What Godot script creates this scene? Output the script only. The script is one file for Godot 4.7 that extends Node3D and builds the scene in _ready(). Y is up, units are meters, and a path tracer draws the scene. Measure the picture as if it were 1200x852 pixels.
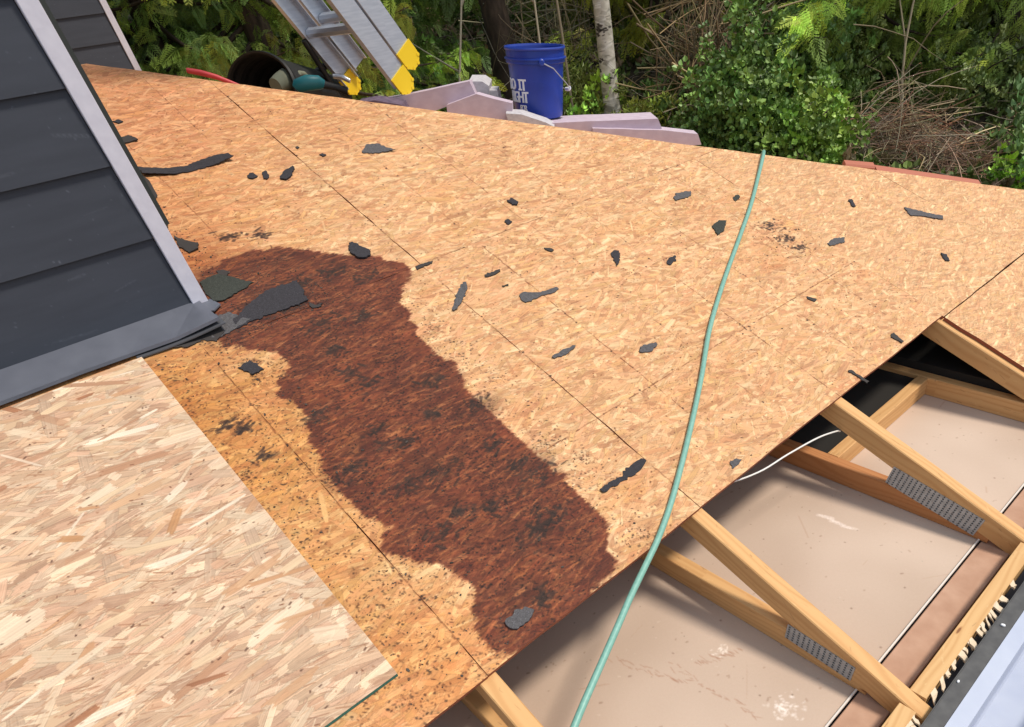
extends Node3D
# A hip roof being re-sheathed: OSB deck with a wet stain, an opened eave with trusses, scraps, hose and things beyond the hip.
# World: x runs along the eave, y up, z towards the eave. (s, t, h) on the roof: along the eave, up the slope, off the deck.

const PITCH := 0.36624148
const TRUSS := 0.6096
const DECK := 0.0115
const CEIL := -0.275
const WALL_Z := -1.19
const HIP_S := 0.33
const HIP_T := 2.62
const HIP_K := 0.9205
const TS := -0.5          # the near deck texture: from here along the eave,
const TT := 2.69          # down from here,
const TW := 2.7           # this many metres a side

var rng := RandomNumberGenerator.new()
var taken := {}
var M := {}
var N3 := Vector3(0, cos(PITCH), sin(PITCH))
var U3 := Vector3(0, sin(PITCH), -cos(PITCH))

# ---------------------------------------------------------------- helpers

func P(s: float, t: float, h := 0.0) -> Vector3:
	return Vector3(s, 0, 0) + U3 * t + N3 * h

func roof_at(s: float, t: float, h := 0.0) -> Transform3D:
	return Transform3D(Basis(Vector3.RIGHT, N3, -U3), P(s, t, h))

func hip_t(s: float) -> float:
	return HIP_T - HIP_K * (s - HIP_S)

func far_y(x: float) -> float:      # the slope beyond the hip
	return 0.938 - 0.3296 * (x - HIP_S)

class MB:
	var st := SurfaceTool.new()
	var n := 0
	func _init() -> void:
		st.begin(Mesh.PRIMITIVE_TRIANGLES)
		st.set_smooth_group(-1)
	func smooth(on: bool) -> void:
		st.set_smooth_group(0 if on else -1)
	func color(c: Color) -> void:
		st.set_color(c)
	func tri(a: Vector3, b: Vector3, c: Vector3, ua := Vector2.ZERO, ub := Vector2.ZERO, uc := Vector2.ZERO) -> void:
		st.set_uv(ua); st.add_vertex(a)
		st.set_uv(uc); st.add_vertex(c)
		st.set_uv(ub); st.add_vertex(b)
		n += 1
	func quad(a: Vector3, b: Vector3, c: Vector3, d: Vector3, ua := Vector2.ZERO, ub := Vector2.ZERO, uc := Vector2.ZERO, ud := Vector2.ZERO) -> void:
		tri(a, b, c, ua, ub, uc)
		tri(a, c, d, ua, uc, ud)
	func done() -> ArrayMesh:
		st.generate_normals()
		return st.commit()
	# a bar with eased edges from a to b; w across (along side), d along up
	func bar(a: Vector3, b: Vector3, side: Vector3, w: float, d: float, ease := 0.002, shift := 0.0, us := 0.7, vs := 3.0) -> void:
		var ax := (b - a).normalized()
		var sd := (side - ax * side.dot(ax)).normalized()
		var up := sd.cross(ax).normalized()
		var x := w / 2
		var y := d / 2
		var e := minf(ease, minf(x, y) * 0.6)
		var ring := [Vector2(-x + e, y), Vector2(x - e, y), Vector2(x, y - e), Vector2(x, -y + e), Vector2(x - e, -y), Vector2(-x + e, -y), Vector2(-x, -y + e), Vector2(-x, y - e)]
		var l := (b - a).length()
		var run := 0.0
		for i in 8:
			var p: Vector2 = ring[i]
			var q: Vector2 = ring[(i + 1) % 8]
			var step := p.distance_to(q)
			var v0 := (run + shift * 0.37) * vs
			var v1 := (run + step + shift * 0.37) * vs
			run += step
			var p0 := a + sd * p.x + up * p.y
			var q0 := a + sd * q.x + up * q.y
			quad(p0, q0, q0 + ax * l, p0 + ax * l, Vector2(shift * us, v0), Vector2(shift * us, v1), Vector2((shift + l) * us, v1), Vector2((shift + l) * us, v0))
		for k in 2:
			var o := a if k == 0 else b
			for i in range(1, 7):
				var p0: Vector3 = o + sd * ring[0].x + up * ring[0].y
				var p1: Vector3 = o + sd * ring[i].x + up * ring[i].y
				var p2: Vector3 = o + sd * ring[i + 1].x + up * ring[i + 1].y
				var u0: Vector2 = ring[0] * 1.3 + Vector2(shift, 0)
				var u1: Vector2 = ring[i] * 1.3 + Vector2(shift, 0)
				var u2: Vector2 = ring[i + 1] * 1.3 + Vector2(shift, 0)
				if k == 0: tri(p0, p2, p1, u0, u2, u1)
				else: tri(p0, p1, p2, u0, u1, u2)
	func box(lo: Vector3, hi: Vector3, us := 1.0) -> void:
		var c := [Vector3(lo.x, lo.y, lo.z), Vector3(hi.x, lo.y, lo.z), Vector3(hi.x, lo.y, hi.z), Vector3(lo.x, lo.y, hi.z), Vector3(lo.x, hi.y, lo.z), Vector3(hi.x, hi.y, lo.z), Vector3(hi.x, hi.y, hi.z), Vector3(lo.x, hi.y, hi.z)]
		for f in [[3, 2, 6, 7, 0], [1, 0, 4, 5, 0], [2, 1, 5, 6, 1], [0, 3, 7, 4, 1], [7, 6, 5, 4, 2], [0, 1, 2, 3, 2]]:
			var q := []
			for i in 4:
				var p: Vector3 = c[f[i]]
				q.append((Vector2(p.x, p.y) if f[4] == 0 else Vector2(p.z, p.y) if f[4] == 1 else Vector2(p.x, p.z)) * us)
			quad(c[f[0]], c[f[1]], c[f[2]], c[f[3]], q[0], q[1], q[2], q[3])
	# a tube along points with a radius at each
	func tube(pts: Array, radii: Array, sides := 8, vscale := 1.0, cap := true, uscale := 1.0) -> void:
		smooth(true)
		var rings := []
		var side := Vector3.ZERO
		var run := 0.0
		var runs := []
		for i in pts.size():
			var d: Vector3 = (pts[mini(i + 1, pts.size() - 1)] - pts[maxi(i - 1, 0)]).normalized()
			if side == Vector3.ZERO:
				side = d.cross(Vector3.UP if absf(d.y) < 0.9 else Vector3.RIGHT).normalized()
			side = (side - d * side.dot(d)).normalized()
			var up := side.cross(d)
			var r: float = radii[i] if i < radii.size() else radii[-1]
			var ring := []
			for k in sides:
				var a := TAU * k / sides
				ring.append(pts[i] + (side * cos(a) + up * sin(a)) * r)
			if i > 0: run += (pts[i] - pts[i - 1]).length()
			runs.append(run * vscale)
			rings.append(ring)
		for i in pts.size() - 1:
			for k in sides:
				var k2 := (k + 1) % sides
				var u0 := uscale * k / sides
				var u1 := uscale * (k + 1) / sides
				quad(rings[i][k], rings[i + 1][k], rings[i + 1][k2], rings[i][k2], Vector2(u0, runs[i]), Vector2(u0, runs[i + 1]), Vector2(u1, runs[i + 1]), Vector2(u1, runs[i]))
		smooth(false)
		if cap:
			for k in sides:
				var k2 := (k + 1) % sides
				tri(pts[0], rings[0][k], rings[0][k2])
				tri(pts[-1], rings[-1][k2], rings[-1][k])
	# a profile of (radius, y) turned about y; outward when the profile runs upwards
	func lathe(prof: Array, sides := 32, sx := 1.0, sz := 1.0) -> void:
		for i in prof.size() - 1:
			var p: Vector2 = prof[i]
			var q: Vector2 = prof[i + 1]
			st.set_smooth_group(i + 1)
			for k in sides:
				var a := TAU * k / sides
				var b := TAU * (k + 1) / sides
				var ca := Vector3(cos(a) * sx, 0, sin(a) * sz)
				var cb := Vector3(cos(b) * sx, 0, sin(b) * sz)
				var u0 := float(k) / sides
				var u1 := float(k + 1) / sides
				quad(cb * p.x + Vector3.UP * p.y, ca * p.x + Vector3.UP * p.y, ca * q.x + Vector3.UP * q.y, cb * q.x + Vector3.UP * q.y, Vector2(u1, p.y), Vector2(u0, p.y), Vector2(u0, q.y), Vector2(u1, q.y))
		st.set_smooth_group(-1)
	# an outline in x, z (any turn) made solid between two heights; uv is the outline's own metres
	func slab(outline: PackedVector2Array, y0: float, y1: float, lift = null, us := 1.0) -> void:
		var o := outline
		if Geometry2D.is_polygon_clockwise(o):
			o = o.duplicate(); o.reverse()
		var ids := Geometry2D.triangulate_polygon(o)
		var up := func(p: Vector2, y: float) -> Vector3:
			return Vector3(p.x, y + (lift.call(p) if lift != null else 0.0), p.y)
		for i in range(0, ids.size(), 3):
			var a := o[ids[i]]
			var b := o[ids[i + 1]]
			var c := o[ids[i + 2]]
			if (b - a).cross(c - a) < 0.0:
				var w := b; b = c; c = w
			tri(up.call(a, y1), up.call(c, y1), up.call(b, y1), a * us, c * us, b * us)
			tri(up.call(a, y0), up.call(b, y0), up.call(c, y0), a * us, b * us, c * us)
		for i in o.size():
			var a := o[i]
			var b := o[(i + 1) % o.size()]
			quad(up.call(b, y0), up.call(a, y0), up.call(a, y1), up.call(b, y1), b * us, a * us, a * us, b * us)

func numbered(called: String) -> String:
	var k: int = taken.get(called, 0)
	taken[called] = k + 1
	return called if k == 0 else "%s_%03d" % [called, k]

func tag(o: Node3D, label: String, category: String, group := "") -> Node3D:
	o.set_meta("label", label)
	o.set_meta("category", category)
	if group: o.set_meta("group", group)
	return o

func thing(called: String, label: String, category: String, where := Transform3D(), group := "") -> Node3D:
	var o := Node3D.new()
	o.name = numbered(called)
	add_child(o, true)
	o.transform = where
	return tag(o, label, category, group)

func put(called: String, mesh: Mesh, mat: Material, parent: Node = null) -> MeshInstance3D:
	var o := MeshInstance3D.new()
	o.mesh = mesh
	for i in mesh.get_surface_count():
		if mesh.surface_get_material(i) == null: mesh.surface_set_material(i, mat)
	if parent == null:
		o.name = numbered(called)
		add_child(o, true)
	else:
		var k := 0
		var nm := called
		while parent.has_node(NodePath(nm)):
			k += 1
			nm = "%s_%03d" % [called, k]
		o.name = nm
		parent.add_child(o, true)
	return o

func structure(called: String, mesh: Mesh, mat: Material) -> MeshInstance3D:
	var o := put(called, mesh, mat)
	o.set_meta("kind", "structure")
	return o

func many(called: String, mesh: Mesh, mat: Material, places: Array, colors: Array, parent: Node = null) -> MultiMeshInstance3D:
	var mm := MultiMesh.new()
	mm.transform_format = MultiMesh.TRANSFORM_3D
	mm.use_colors = not colors.is_empty()
	mm.mesh = mesh
	mm.instance_count = places.size()
	for i in places.size():
		mm.set_instance_transform(i, places[i])
		if mm.use_colors: mm.set_instance_color(i, colors[i])
	if mesh.surface_get_material(0) == null: mesh.surface_set_material(0, mat)
	var o := MultiMeshInstance3D.new()
	o.multimesh = mm
	o.name = called if parent else numbered(called)
	(parent if parent else self).add_child(o, true)
	o.set_meta("kind", "stuff")
	return o

func mat(albedo: Color, rough := 0.8, metal := 0.0, tex: Texture2D = null) -> StandardMaterial3D:
	var m := StandardMaterial3D.new()
	m.albedo_color = albedo.linear_to_srgb()
	m.roughness = rough
	m.metallic = metal
	m.albedo_texture = tex
	return m

func tri_mat(tex: Texture2D, scale: float, rough := 0.8, metal := 0.0) -> StandardMaterial3D:
	var m := mat(Color.WHITE, rough, metal, tex)
	m.uv1_triplanar = true
	m.uv1_scale = Vector3.ONE * scale
	return m

func rf(a: float, b: float) -> float:
	return rng.randf_range(a, b)

func noise(seed_: int, freq: float, oct := 3) -> FastNoiseLite:
	var f := FastNoiseLite.new()
	f.seed = seed_
	f.noise_type = FastNoiseLite.TYPE_SIMPLEX_SMOOTH
	f.frequency = freq
	f.fractal_octaves = oct
	return f

# ---------------------------------------------------------------- textures

func tex_of(im: Image) -> ImageTexture:
	im.generate_mipmaps()
	return ImageTexture.create_from_image(im)

# a small picture of one wood strand, turned by ang, to lay over a board's texture
func strand(l: float, w: float, ang: float, c: Color, grain: float, alpha: float, rim := 0.75) -> Image:
	var ca := cos(ang)
	var sa := sin(ang)
	var bw := int(ceil(absf(l * ca) + absf(w * sa))) + 2
	var bh := int(ceil(absf(l * sa) + absf(w * ca))) + 2
	var d := PackedByteArray()
	d.resize(bw * bh * 4)
	var g := PackedFloat32Array()
	var j0 := PackedFloat32Array()
	var j1 := PackedFloat32Array()
	var e0 := rf(0, 0.10)
	var e1 := rf(0, 0.10)
	for i in 20:
		g.append(1.0 + rng.randfn(0.0, grain))
		e0 = clampf(e0 + rf(-0.05, 0.05), 0, 0.22)
		e1 = clampf(e1 + rf(-0.05, 0.05), 0, 0.22)
		j0.append(e0 * l)
		j1.append(e1 * l)
	var taper := rf(0.0, 0.5)
	var drift := rf(-0.06, 0.06)
	for y in bh:
		for x in bw:
			var dx := x - bw * 0.5 + 0.5
			var dy := y - bh * 0.5 + 0.5
			var u := dx * ca + dy * sa
			var v := dy * ca - dx * sa
			var q := v / w + 0.5
			if q < 0.0 or q >= 1.0: continue
			var hw := 0.5 - 0.5 * taper * pow(absf(u) / (l * 0.5), 3.0)
			if absf(q - 0.5) > hw: continue
			var k := int(q * 20.0)
			if u < -l * 0.5 + j0[k] or u > l * 0.5 - j1[k]: continue
			var m := g[k] * (1.0 + drift * u / l * 2.0)
			var edge := (hw - absf(q - 0.5)) * w
			if edge < 1.2: m *= rim
			var fade := clampf(0.3 + edge * 0.45, 0.0, 1.0) * clampf(0.25 + (l * 0.5 - absf(u)) * 0.25, 0.0, 1.0)
			var i4 := (y * bw + x) * 4
			d[i4] = clampi(int(c.r * m * 255.0), 0, 255)
			d[i4 + 1] = clampi(int(c.g * m * 255.0), 0, 255)
			d[i4 + 2] = clampi(int(c.b * m * 255.0), 0, 255)
			d[i4 + 3] = int(alpha * fade * 255.0)
	return Image.create_from_data(bw, bh, false, Image.FORMAT_RGBA8, d)

func lay(im: Image, st: Image, x: int, y: int) -> void:
	im.blend_rect(st, Rect2i(0, 0, st.get_width(), st.get_height()), Vector2i(x - st.get_width() / 2, y - st.get_height() / 2))

# strand board: side pixels a side, ppm pixels a metre; strands run mostly along x
func board_image(side: int, ppm: float, base: Color, tones: Array, l0: float, l1: float, w0: float, w1: float, spread: float, kinds: int, layers: float, grain: float, alpha: float) -> Image:
	var im := Image.create_empty(side, side, false, Image.FORMAT_RGBA8)
	im.fill(base)
	var set_ := []
	var area := 0.0
	for i in kinds:
		var l := rf(l0, l1) * ppm
		var w := rf(w0, w1) * ppm
		if i % 3 == 0: l *= 0.5
		var ang := rng.randfn(0.0, spread)
		var c: Color = tones[i % tones.size()]
		var k := rf(0.9, 1.1)
		set_.append(strand(l, w, ang, Color(c.r * k, c.g * k, c.b * k), grain, alpha))
		area += l * w
	area /= kinds
	var n := int(layers * side * side / area)
	for i in n:
		lay(im, set_[rng.randi() % kinds], rng.randi() % side, rng.randi() % side)
	return im

func specks(im: Image, ppm: float, count: int, tones: Array, l0: float, l1: float, clump: FastNoiseLite, spread := 0.9, over := Rect2(0, 0, 1, 1)) -> void:
	var set_ := []
	for i in 36:
		set_.append(strand(rf(l0, l1) * ppm, rf(0.0014, 0.0042) * ppm + 1.0, rng.randfn(0.0, spread), tones[i % tones.size()], 0.1, rf(0.45, 0.95), 0.9))
	var w := im.get_width()
	var h := im.get_height()
	for i in count:
		var x := (over.position.x + rng.randf() * over.size.x) * w
		var y := (over.position.y + rng.randf() * over.size.y) * h
		if clump.get_noise_2d(x, y) * 0.9 + 0.35 < rng.randf(): continue
		lay(im, set_[rng.randi() % 36], int(x), int(y))

# a soft round spot of one colour
func spot(r: int, c: Color, power := 1.0) -> Image:
	var im := Image.create_empty(r * 2, r * 2, false, Image.FORMAT_RGBA8)
	for y in r * 2:
		for x in r * 2:
			var q := Vector2(x - r + 0.5, y - r + 0.5).length() / r
			im.set_pixel(x, y, Color(c.r, c.g, c.b, c.a * pow(clampf(1.0 - q, 0, 1), power)))
	return im

func noise_image(w: int, h: int, fn: FastNoiseLite, sx: float, sy: float, a: Color, b: Color, fine := 0.0) -> Image:
	var im := Image.create_empty(w, h, false, Image.FORMAT_RGBA8)
	for y in h:
		for x in w:
			var v := fn.get_noise_2d(x * sx, y * sy) * 0.5 + 0.5 + rng.randfn(0.0, fine)
			im.set_pixel(x, y, a.lerp(b, clampf(v, 0, 1)))
	return im

func wood_image(w: int, h: int, light: Color, dark: Color, knots: int) -> Image:
	var warp := noise(31, 0.004, 2)
	var fine := noise(32, 0.05, 3)
	var im := Image.create_empty(w, h, false, Image.FORMAT_RGBA8)
	var ks := []
	for i in knots: ks.append(Vector3(rf(0, w), rf(0, h), rf(1.5, 3.6)))
	for y in h:
		for x in w:
			var yy := y + warp.get_noise_2d(x, y * 2.0) * 26.0
			var kd := 9.0
			for k: Vector3 in ks:
				var dd := Vector2((x - k.x) * 0.5, y - k.y).length() / k.z
				kd = minf(kd, dd)
				if dd < 4.0: yy += (y - k.y) * 1.6 / (0.6 + dd * dd)
			var v := 0.5 + 0.5 * sin(yy * 0.33 + fine.get_noise_2d(x * 0.03, yy * 0.6) * 3.0)
			v = v * v * 0.5 + 0.30 * (fine.get_noise_2d(x * 0.06, yy * 2.2) * 0.5 + 0.5) + 0.18 * (fine.get_noise_2d(x * 0.01 + 300.0, y * 0.05) + 0.5)
			var c := light.lerp(dark, clampf(v, 0, 1))
			if kd < 1.0: c = c.lerp(Color(0.42, 0.24, 0.11), 0.75)
			elif kd < 1.7: c = c.lerp(Color(0.52, 0.30, 0.14), 0.55 * (1.7 - kd) / 0.7)
			im.set_pixel(x, y, c)
	# DIRT: scuffs and flecks
	for i in 420:
		lay(im, strand(rf(2, 16), rf(1.2, 2.6), rng.randfn(0, 0.5), [Color(0.35, 0.24, 0.15), Color(0.55, 0.40, 0.25), Color(0.9, 0.8, 0.62)][i % 3], 0.1, rf(0.15, 0.6), 1.0), rng.randi() % w, rng.randi() % h)
	return im

# ---------------------------------------------------------------- the scene

func _ready() -> void:
	rng.seed = 20240611
	var cam := Camera3D.new()
	cam.name = "camera"
	cam.transform = Transform3D(Basis(Vector3(0.70910823, -0.12103689, 0.69463342), Vector3(0.53244384, 0.73775943, -0.41498749), Vector3(-0.46224355, 0.66412431, 0.5875966)), Vector3(-0.226076, 0.936121, 0.736497))
	cam.near = 0.05
	cam.far = 400.0
	cam.projection = Camera3D.PROJECTION_FRUSTUM
	cam.keep_aspect = Camera3D.KEEP_HEIGHT
	cam.size = 1.17524836 * cam.near
	cam.frustum_offset = Vector2(-0.16671277, 0.27653378) * cam.near
	add_child(cam)
	cam.current = true
	var sky := ProceduralSkyMaterial.new()
	sky.sky_top_color = Color(0.76, 0.80, 0.86)
	sky.sky_horizon_color = Color(0.86, 0.88, 0.90)
	sky.sky_curve = 0.2
	sky.ground_bottom_color = Color(0.16, 0.17, 0.13)
	sky.ground_horizon_color = Color(0.42, 0.44, 0.42)
	sky.sun_angle_max = 40.0
	var env := Environment.new()
	env.background_mode = Environment.BG_SKY
	env.sky = Sky.new()
	env.sky.sky_material = sky
	env.background_energy_multiplier = 0.9
	env.tonemap_mode = Environment.TONE_MAPPER_LINEAR
	env.tonemap_exposure = 1.36
	env.sdfgi_enabled = true
	env.ssao_enabled = true
	env.ssil_enabled = true
	var we := WorldEnvironment.new()
	we.name = "world_environment"
	we.environment = env
	add_child(we)
	var sun := DirectionalLight3D.new()
	sun.name = "sun"
	sun.light_energy = 0.85
	sun.light_color = Color(1.0, 0.96, 0.9)
	sun.light_angular_distance = 10.0
	sun.shadow_enabled = true
	add_child(sun)
	sun.look_at_from_position(Vector3(2.9, 6.0, 2.0), Vector3(0.6, 0, -0.6))
	materials()
	terrain()
	deck()
	upper_house()
	eave()
	trusses()
	new_sheet()
	scraps()
	hose_and_cable()
	beyond_the_hip()
	woods()

func materials() -> void:
	# old deck: tan strands with dark specks, printed nail lines, tide-marked wet stain
	var tan_tones := [Color(0.84, 0.67, 0.49), Color(0.80, 0.62, 0.44), Color(0.88, 0.73, 0.55), Color(0.75, 0.56, 0.39), Color(0.84, 0.64, 0.48), Color(0.91, 0.78, 0.60), Color(0.72, 0.52, 0.37), Color(0.82, 0.65, 0.44)]
	var near := board_image(2048, 758.5, Color(0.83, 0.65, 0.475), tan_tones, 0.018, 0.085, 0.004, 0.017, 0.45, 240, 3.4, 0.04, 0.66)
	specks(near, 758.5, 15000, [Color(0.20, 0.12, 0.07), Color(0.36, 0.22, 0.12), Color(0.12, 0.09, 0.08), Color(0.46, 0.28, 0.15)], 0.002, 0.010, noise(5, 0.004))
	specks(near, 758.5, 15000, [Color(0.14, 0.09, 0.06), Color(0.09, 0.08, 0.08), Color(0.26, 0.14, 0.08)], 0.002, 0.011, noise(6, 0.012), 1.1, Rect2(0.10, 0.55, 0.28, 0.45))
	specks(near, 758.5, 42000, [Color(0.52, 0.33, 0.20), Color(0.42, 0.26, 0.16), Color(0.60, 0.40, 0.27), Color(0.30, 0.19, 0.12)], 0.0015, 0.007, noise(10, 0.02), 0.8)
	for i in 900:
		lay(near, strand(rf(14, 70), rf(3, 13), rng.randfn(0.0, 0.5), [Color(0.93, 0.82, 0.65), Color(0.90, 0.77, 0.60), Color(0.70, 0.50, 0.36), Color(0.86, 0.66, 0.50)][i % 4], 0.05, rf(0.35, 0.75), 0.9), rng.randi() % 2048, rng.randi() % 2048)
	specks(near, 758.5, 9000, [Color(0.93, 0.82, 0.66), Color(0.92, 0.79, 0.64)], 0.006, 0.03, noise(11, 0.008), 0.4)
	deck_lines(near)
	var far := board_image(1024, 500.0, Color(0.83, 0.65, 0.475), tan_tones, 0.018, 0.070, 0.004, 0.014, 0.42, 160, 3.2, 0.035, 0.6)
	specks(far, 500.0, 14000, [Color(0.52, 0.34, 0.22), Color(0.44, 0.28, 0.18)], 0.002, 0.008, noise(12, 0.02), 0.8)
	specks(far, 500.0, 3500, [Color(0.30, 0.19, 0.11), Color(0.42, 0.28, 0.16), Color(0.20, 0.14, 0.10)], 0.003, 0.010, noise(7, 0.01))
	M.deck = mat(Color(0.985, 0.965, 0.95), 0.82, 0.0, tex_of(near))
	M.deck.detail_enabled = true
	M.deck.detail_blend_mode = BaseMaterial3D.BLEND_MODE_MUL
	M.deck.detail_albedo = tex_of(stain_image())
	M.deck.heightmap_enabled = true
	M.deck.heightmap_texture = M.deck.albedo_texture
	M.deck.heightmap_scale = 0.05
	M.deck_far = mat(Color(1.0, 0.965, 0.95), 0.82, 0.0, tex_of(far))
	M.deck_edge = mat(Color(0.27, 0.075, 0.035), 0.8)
	# new sheet: bigger, paler, crisper strands
	var pale := [Color(0.84, 0.73, 0.61), Color(0.80, 0.67, 0.55), Color(0.87, 0.77, 0.65), Color(0.76, 0.61, 0.49), Color(0.83, 0.69, 0.56), Color(0.79, 0.64, 0.53), Color(0.86, 0.76, 0.65), Color(0.73, 0.58, 0.47), Color(0.82, 0.70, 0.59)]
	var fresh := board_image(1024, 975.0, Color(0.80, 0.68, 0.55), pale, 0.025, 0.13, 0.005, 0.026, 0.38, 260, 4.0, 0.04, 0.82)
	var fibre := []
	for i in 90:
		fibre.append(strand(rf(6, 44), rf(1.4, 3.6), rng.randfn(0.08, 0.4), [Color(0.58, 0.41, 0.31), Color(0.68, 0.51, 0.39), Color(0.88, 0.79, 0.67), Color(0.74, 0.58, 0.45), Color(0.92, 0.84, 0.73), Color(0.64, 0.46, 0.34)][i % 6], 0.05, rf(0.35, 0.75), 1.0))
	var patchy := noise(58, 0.006, 3)
	for i in 7000:
		var x := rng.randi() % 1024
		var y := rng.randi() % 1024
		if patchy.get_noise_2d(x * 0.5, y * 1.4) + 0.45 < rng.randf(): continue
		lay(fresh, fibre[rng.randi() % 90], x, y)
	for i in 230:
		var c: Color = [Color(0.90, 0.82, 0.71), Color(0.87, 0.78, 0.67), Color(0.86, 0.75, 0.61), Color(0.93, 0.87, 0.78), Color(0.76, 0.58, 0.43), Color(0.80, 0.65, 0.51), Color(0.70, 0.53, 0.41)][i % 7]
		lay(fresh, strand(rf(36, 160), rf(6, 20) if i % 7 else rf(18, 36), rng.randfn(0.04, 0.42), c, 0.03, rf(0.55, 0.97), 0.84), rng.randi() % 1024, rng.randi() % 1024)
	for i in 26:
		lay(fresh, strand(rf(35, 90), rf(6, 17), rf(-1.3, 1.3), [Color(0.60, 0.40, 0.28), Color(0.66, 0.47, 0.35), Color(0.72, 0.53, 0.36)][i % 3], 0.05, 0.85, 0.9), rng.randi() % 1024, rng.randi() % 1024)
	specks(fresh, 975.0, 2200, [Color(0.50, 0.33, 0.24), Color(0.34, 0.23, 0.18), Color(0.60, 0.42, 0.30)], 0.002, 0.012, noise(8, 0.01), 0.6)
	M.fresh = mat(Color(0.86, 0.85, 0.855), 0.8, 0.0, tex_of(fresh))
	M.fresh.heightmap_enabled = true
	M.fresh.heightmap_texture = M.fresh.albedo_texture
	M.fresh.heightmap_scale = 0.06
	M.fresh_edge = mat(Color(0.03, 0.22, 0.20), 0.7)
	M.fresh_side = mat(Color(0.34, 0.40, 0.32), 0.8)
	var lum := tex_of(wood_image(640, 320, Color(0.84, 0.69, 0.485), Color(0.755, 0.575, 0.37), 7))
	M.lumber = mat(Color(0.95, 0.885, 0.82), 0.72, 0.0, lum)
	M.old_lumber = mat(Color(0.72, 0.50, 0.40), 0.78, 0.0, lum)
	M.pale_lumber = mat(Color(1.0, 1.0, 1.0), 0.7, 0.0, lum)
	M.splinter = mat(Color(0.68, 0.55, 0.40), 0.75)
	M.galv = tri_mat(tex_of(noise_image(128, 128, noise(41, 0.05), 1, 1, Color(0.56, 0.57, 0.58), Color(0.70, 0.71, 0.72), 0.03)), 8.0, 0.45, 0.3)
	M.slot = mat(Color(0.05, 0.05, 0.05), 0.8)
	M.plate = tri_mat(tex_of(noise_image(256, 256, noise(57, 0.02), 1, 1, Color(0.66, 0.51, 0.42), Color(0.74, 0.60, 0.51), 0.035)), 3.0, 0.85)
	# siding, trim, flashing
	var sid := noise_image(512, 256, noise(42, 0.02), 0.4, 3.0, Color(0.180, 0.200, 0.242), Color(0.216, 0.236, 0.280), 0.03)
	for i in 170:
		lay(sid, strand(rf(1.5, 4.0), rf(1.2, 2.2), rf(-1.5, 1.5), Color(0.62, 0.65, 0.70), 0.05, rf(0.2, 0.8), 1.0), rng.randi() % 512, rng.randi() % 256)
	for i in 22:
		lay(sid, strand(rf(20, 60), rf(1.5, 5.0), rf(-0.3, 0.3), Color(0.36, 0.38, 0.42), 0.2, 0.25, 1.0), rng.randi() % 512, rng.randi() % 256)
	M.siding = mat(Color(1, 1, 1), 0.62, 0.0, tex_of(sid))
	M.core = mat(Color(0.02, 0.02, 0.022), 0.9)
	M.trim = tri_mat(tex_of(noise_image(256, 256, noise(43, 0.04), 1, 1, Color(0.745, 0.745, 0.80), Color(0.80, 0.80, 0.85), 0.015)), 3.0, 0.55)
	M.flash = tri_mat(tex_of(noise_image(256, 256, noise(44, 0.02), 1, 1, Color(0.365, 0.38, 0.425), Color(0.43, 0.445, 0.49), 0.02)), 2.0, 0.45, 0.25)
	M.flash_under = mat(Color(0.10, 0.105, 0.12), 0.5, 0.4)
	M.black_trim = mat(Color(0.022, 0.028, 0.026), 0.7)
	# asphalt shingle: granules
	var gran := noise_image(512, 512, noise(45, 0.03), 1, 1, Color(0.26, 0.255, 0.265), Color(0.36, 0.352, 0.362), 0.0)
	for i in 9000:
		var v := rf(0.10, 0.58)
		gran.fill_rect(Rect2i(rng.randi() % 510, rng.randi() % 510, rng.randi_range(1, 3), rng.randi_range(1, 3)), Color(v, v * rf(0.96, 1.02), v * rf(0.98, 1.1)))
	M.shingle = tri_mat(tex_of(gran), 6.0, 0.92)
	M.shingle.heightmap_enabled = true
	M.shingle.heightmap_texture = M.shingle.albedo_texture
	M.shingle.heightmap_scale = 0.15
	M.shingle_mossy = M.shingle.duplicate()
	M.shingle_mossy.albedo_color = Color(0.66, 0.71, 0.63)
	M.shingle_dark = M.shingle.duplicate()
	M.shingle_dark.albedo_color = Color(0.62, 0.61, 0.65)
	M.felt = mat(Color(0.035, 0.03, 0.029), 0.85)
	# ceiling board seen from above: dusty tan paper with scuffs
	var cei := noise_image(1024, 1024, noise(46, 0.003), 1, 1, Color(0.665, 0.575, 0.505), Color(0.80, 0.72, 0.655), 0.024)
	for i in 60:
		lay(cei, strand(rf(10, 80), rf(1, 3), rf(-1.5, 1.5), Color(0.60, 0.44, 0.34), 0.1, 0.25, 1.0), rng.randi() % 1024, rng.randi() % 1024)
	specks(cei, 465.0, 2600, [Color(0.55, 0.43, 0.35), Color(0.84, 0.77, 0.70)], 0.003, 0.012, noise(13, 0.01))
	specks(cei, 465.0, 1300, [Color(0.30, 0.20, 0.15), Color(0.22, 0.17, 0.14)], 0.002, 0.007, noise(9, 0.02))
	ceiling_marks(cei)
	M.ceiling = mat(Color.WHITE, 0.9, 0.0, tex_of(cei))
	M.paper = mat(Color(0.66, 0.61, 0.56), 0.8)
	M.apron = tri_mat(tex_of(noise_image(128, 128, noise(47, 0.05), 1, 1, Color(0.26, 0.26, 0.27), Color(0.36, 0.36, 0.36), 0.02)), 4.0, 0.55, 0.2)
	M.navy = mat(Color(0.025, 0.03, 0.045), 0.6)  # navy stands in for the shadow between eave blocking and gutter apron
	M.gutter = tri_mat(tex_of(noise_image(256, 256, noise(48, 0.02), 1, 1, Color(0.64, 0.675, 0.76), Color(0.70, 0.73, 0.80), 0.01)), 2.0, 0.4)
	M.house = mat(Color(0.07, 0.08, 0.10), 0.8)

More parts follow.
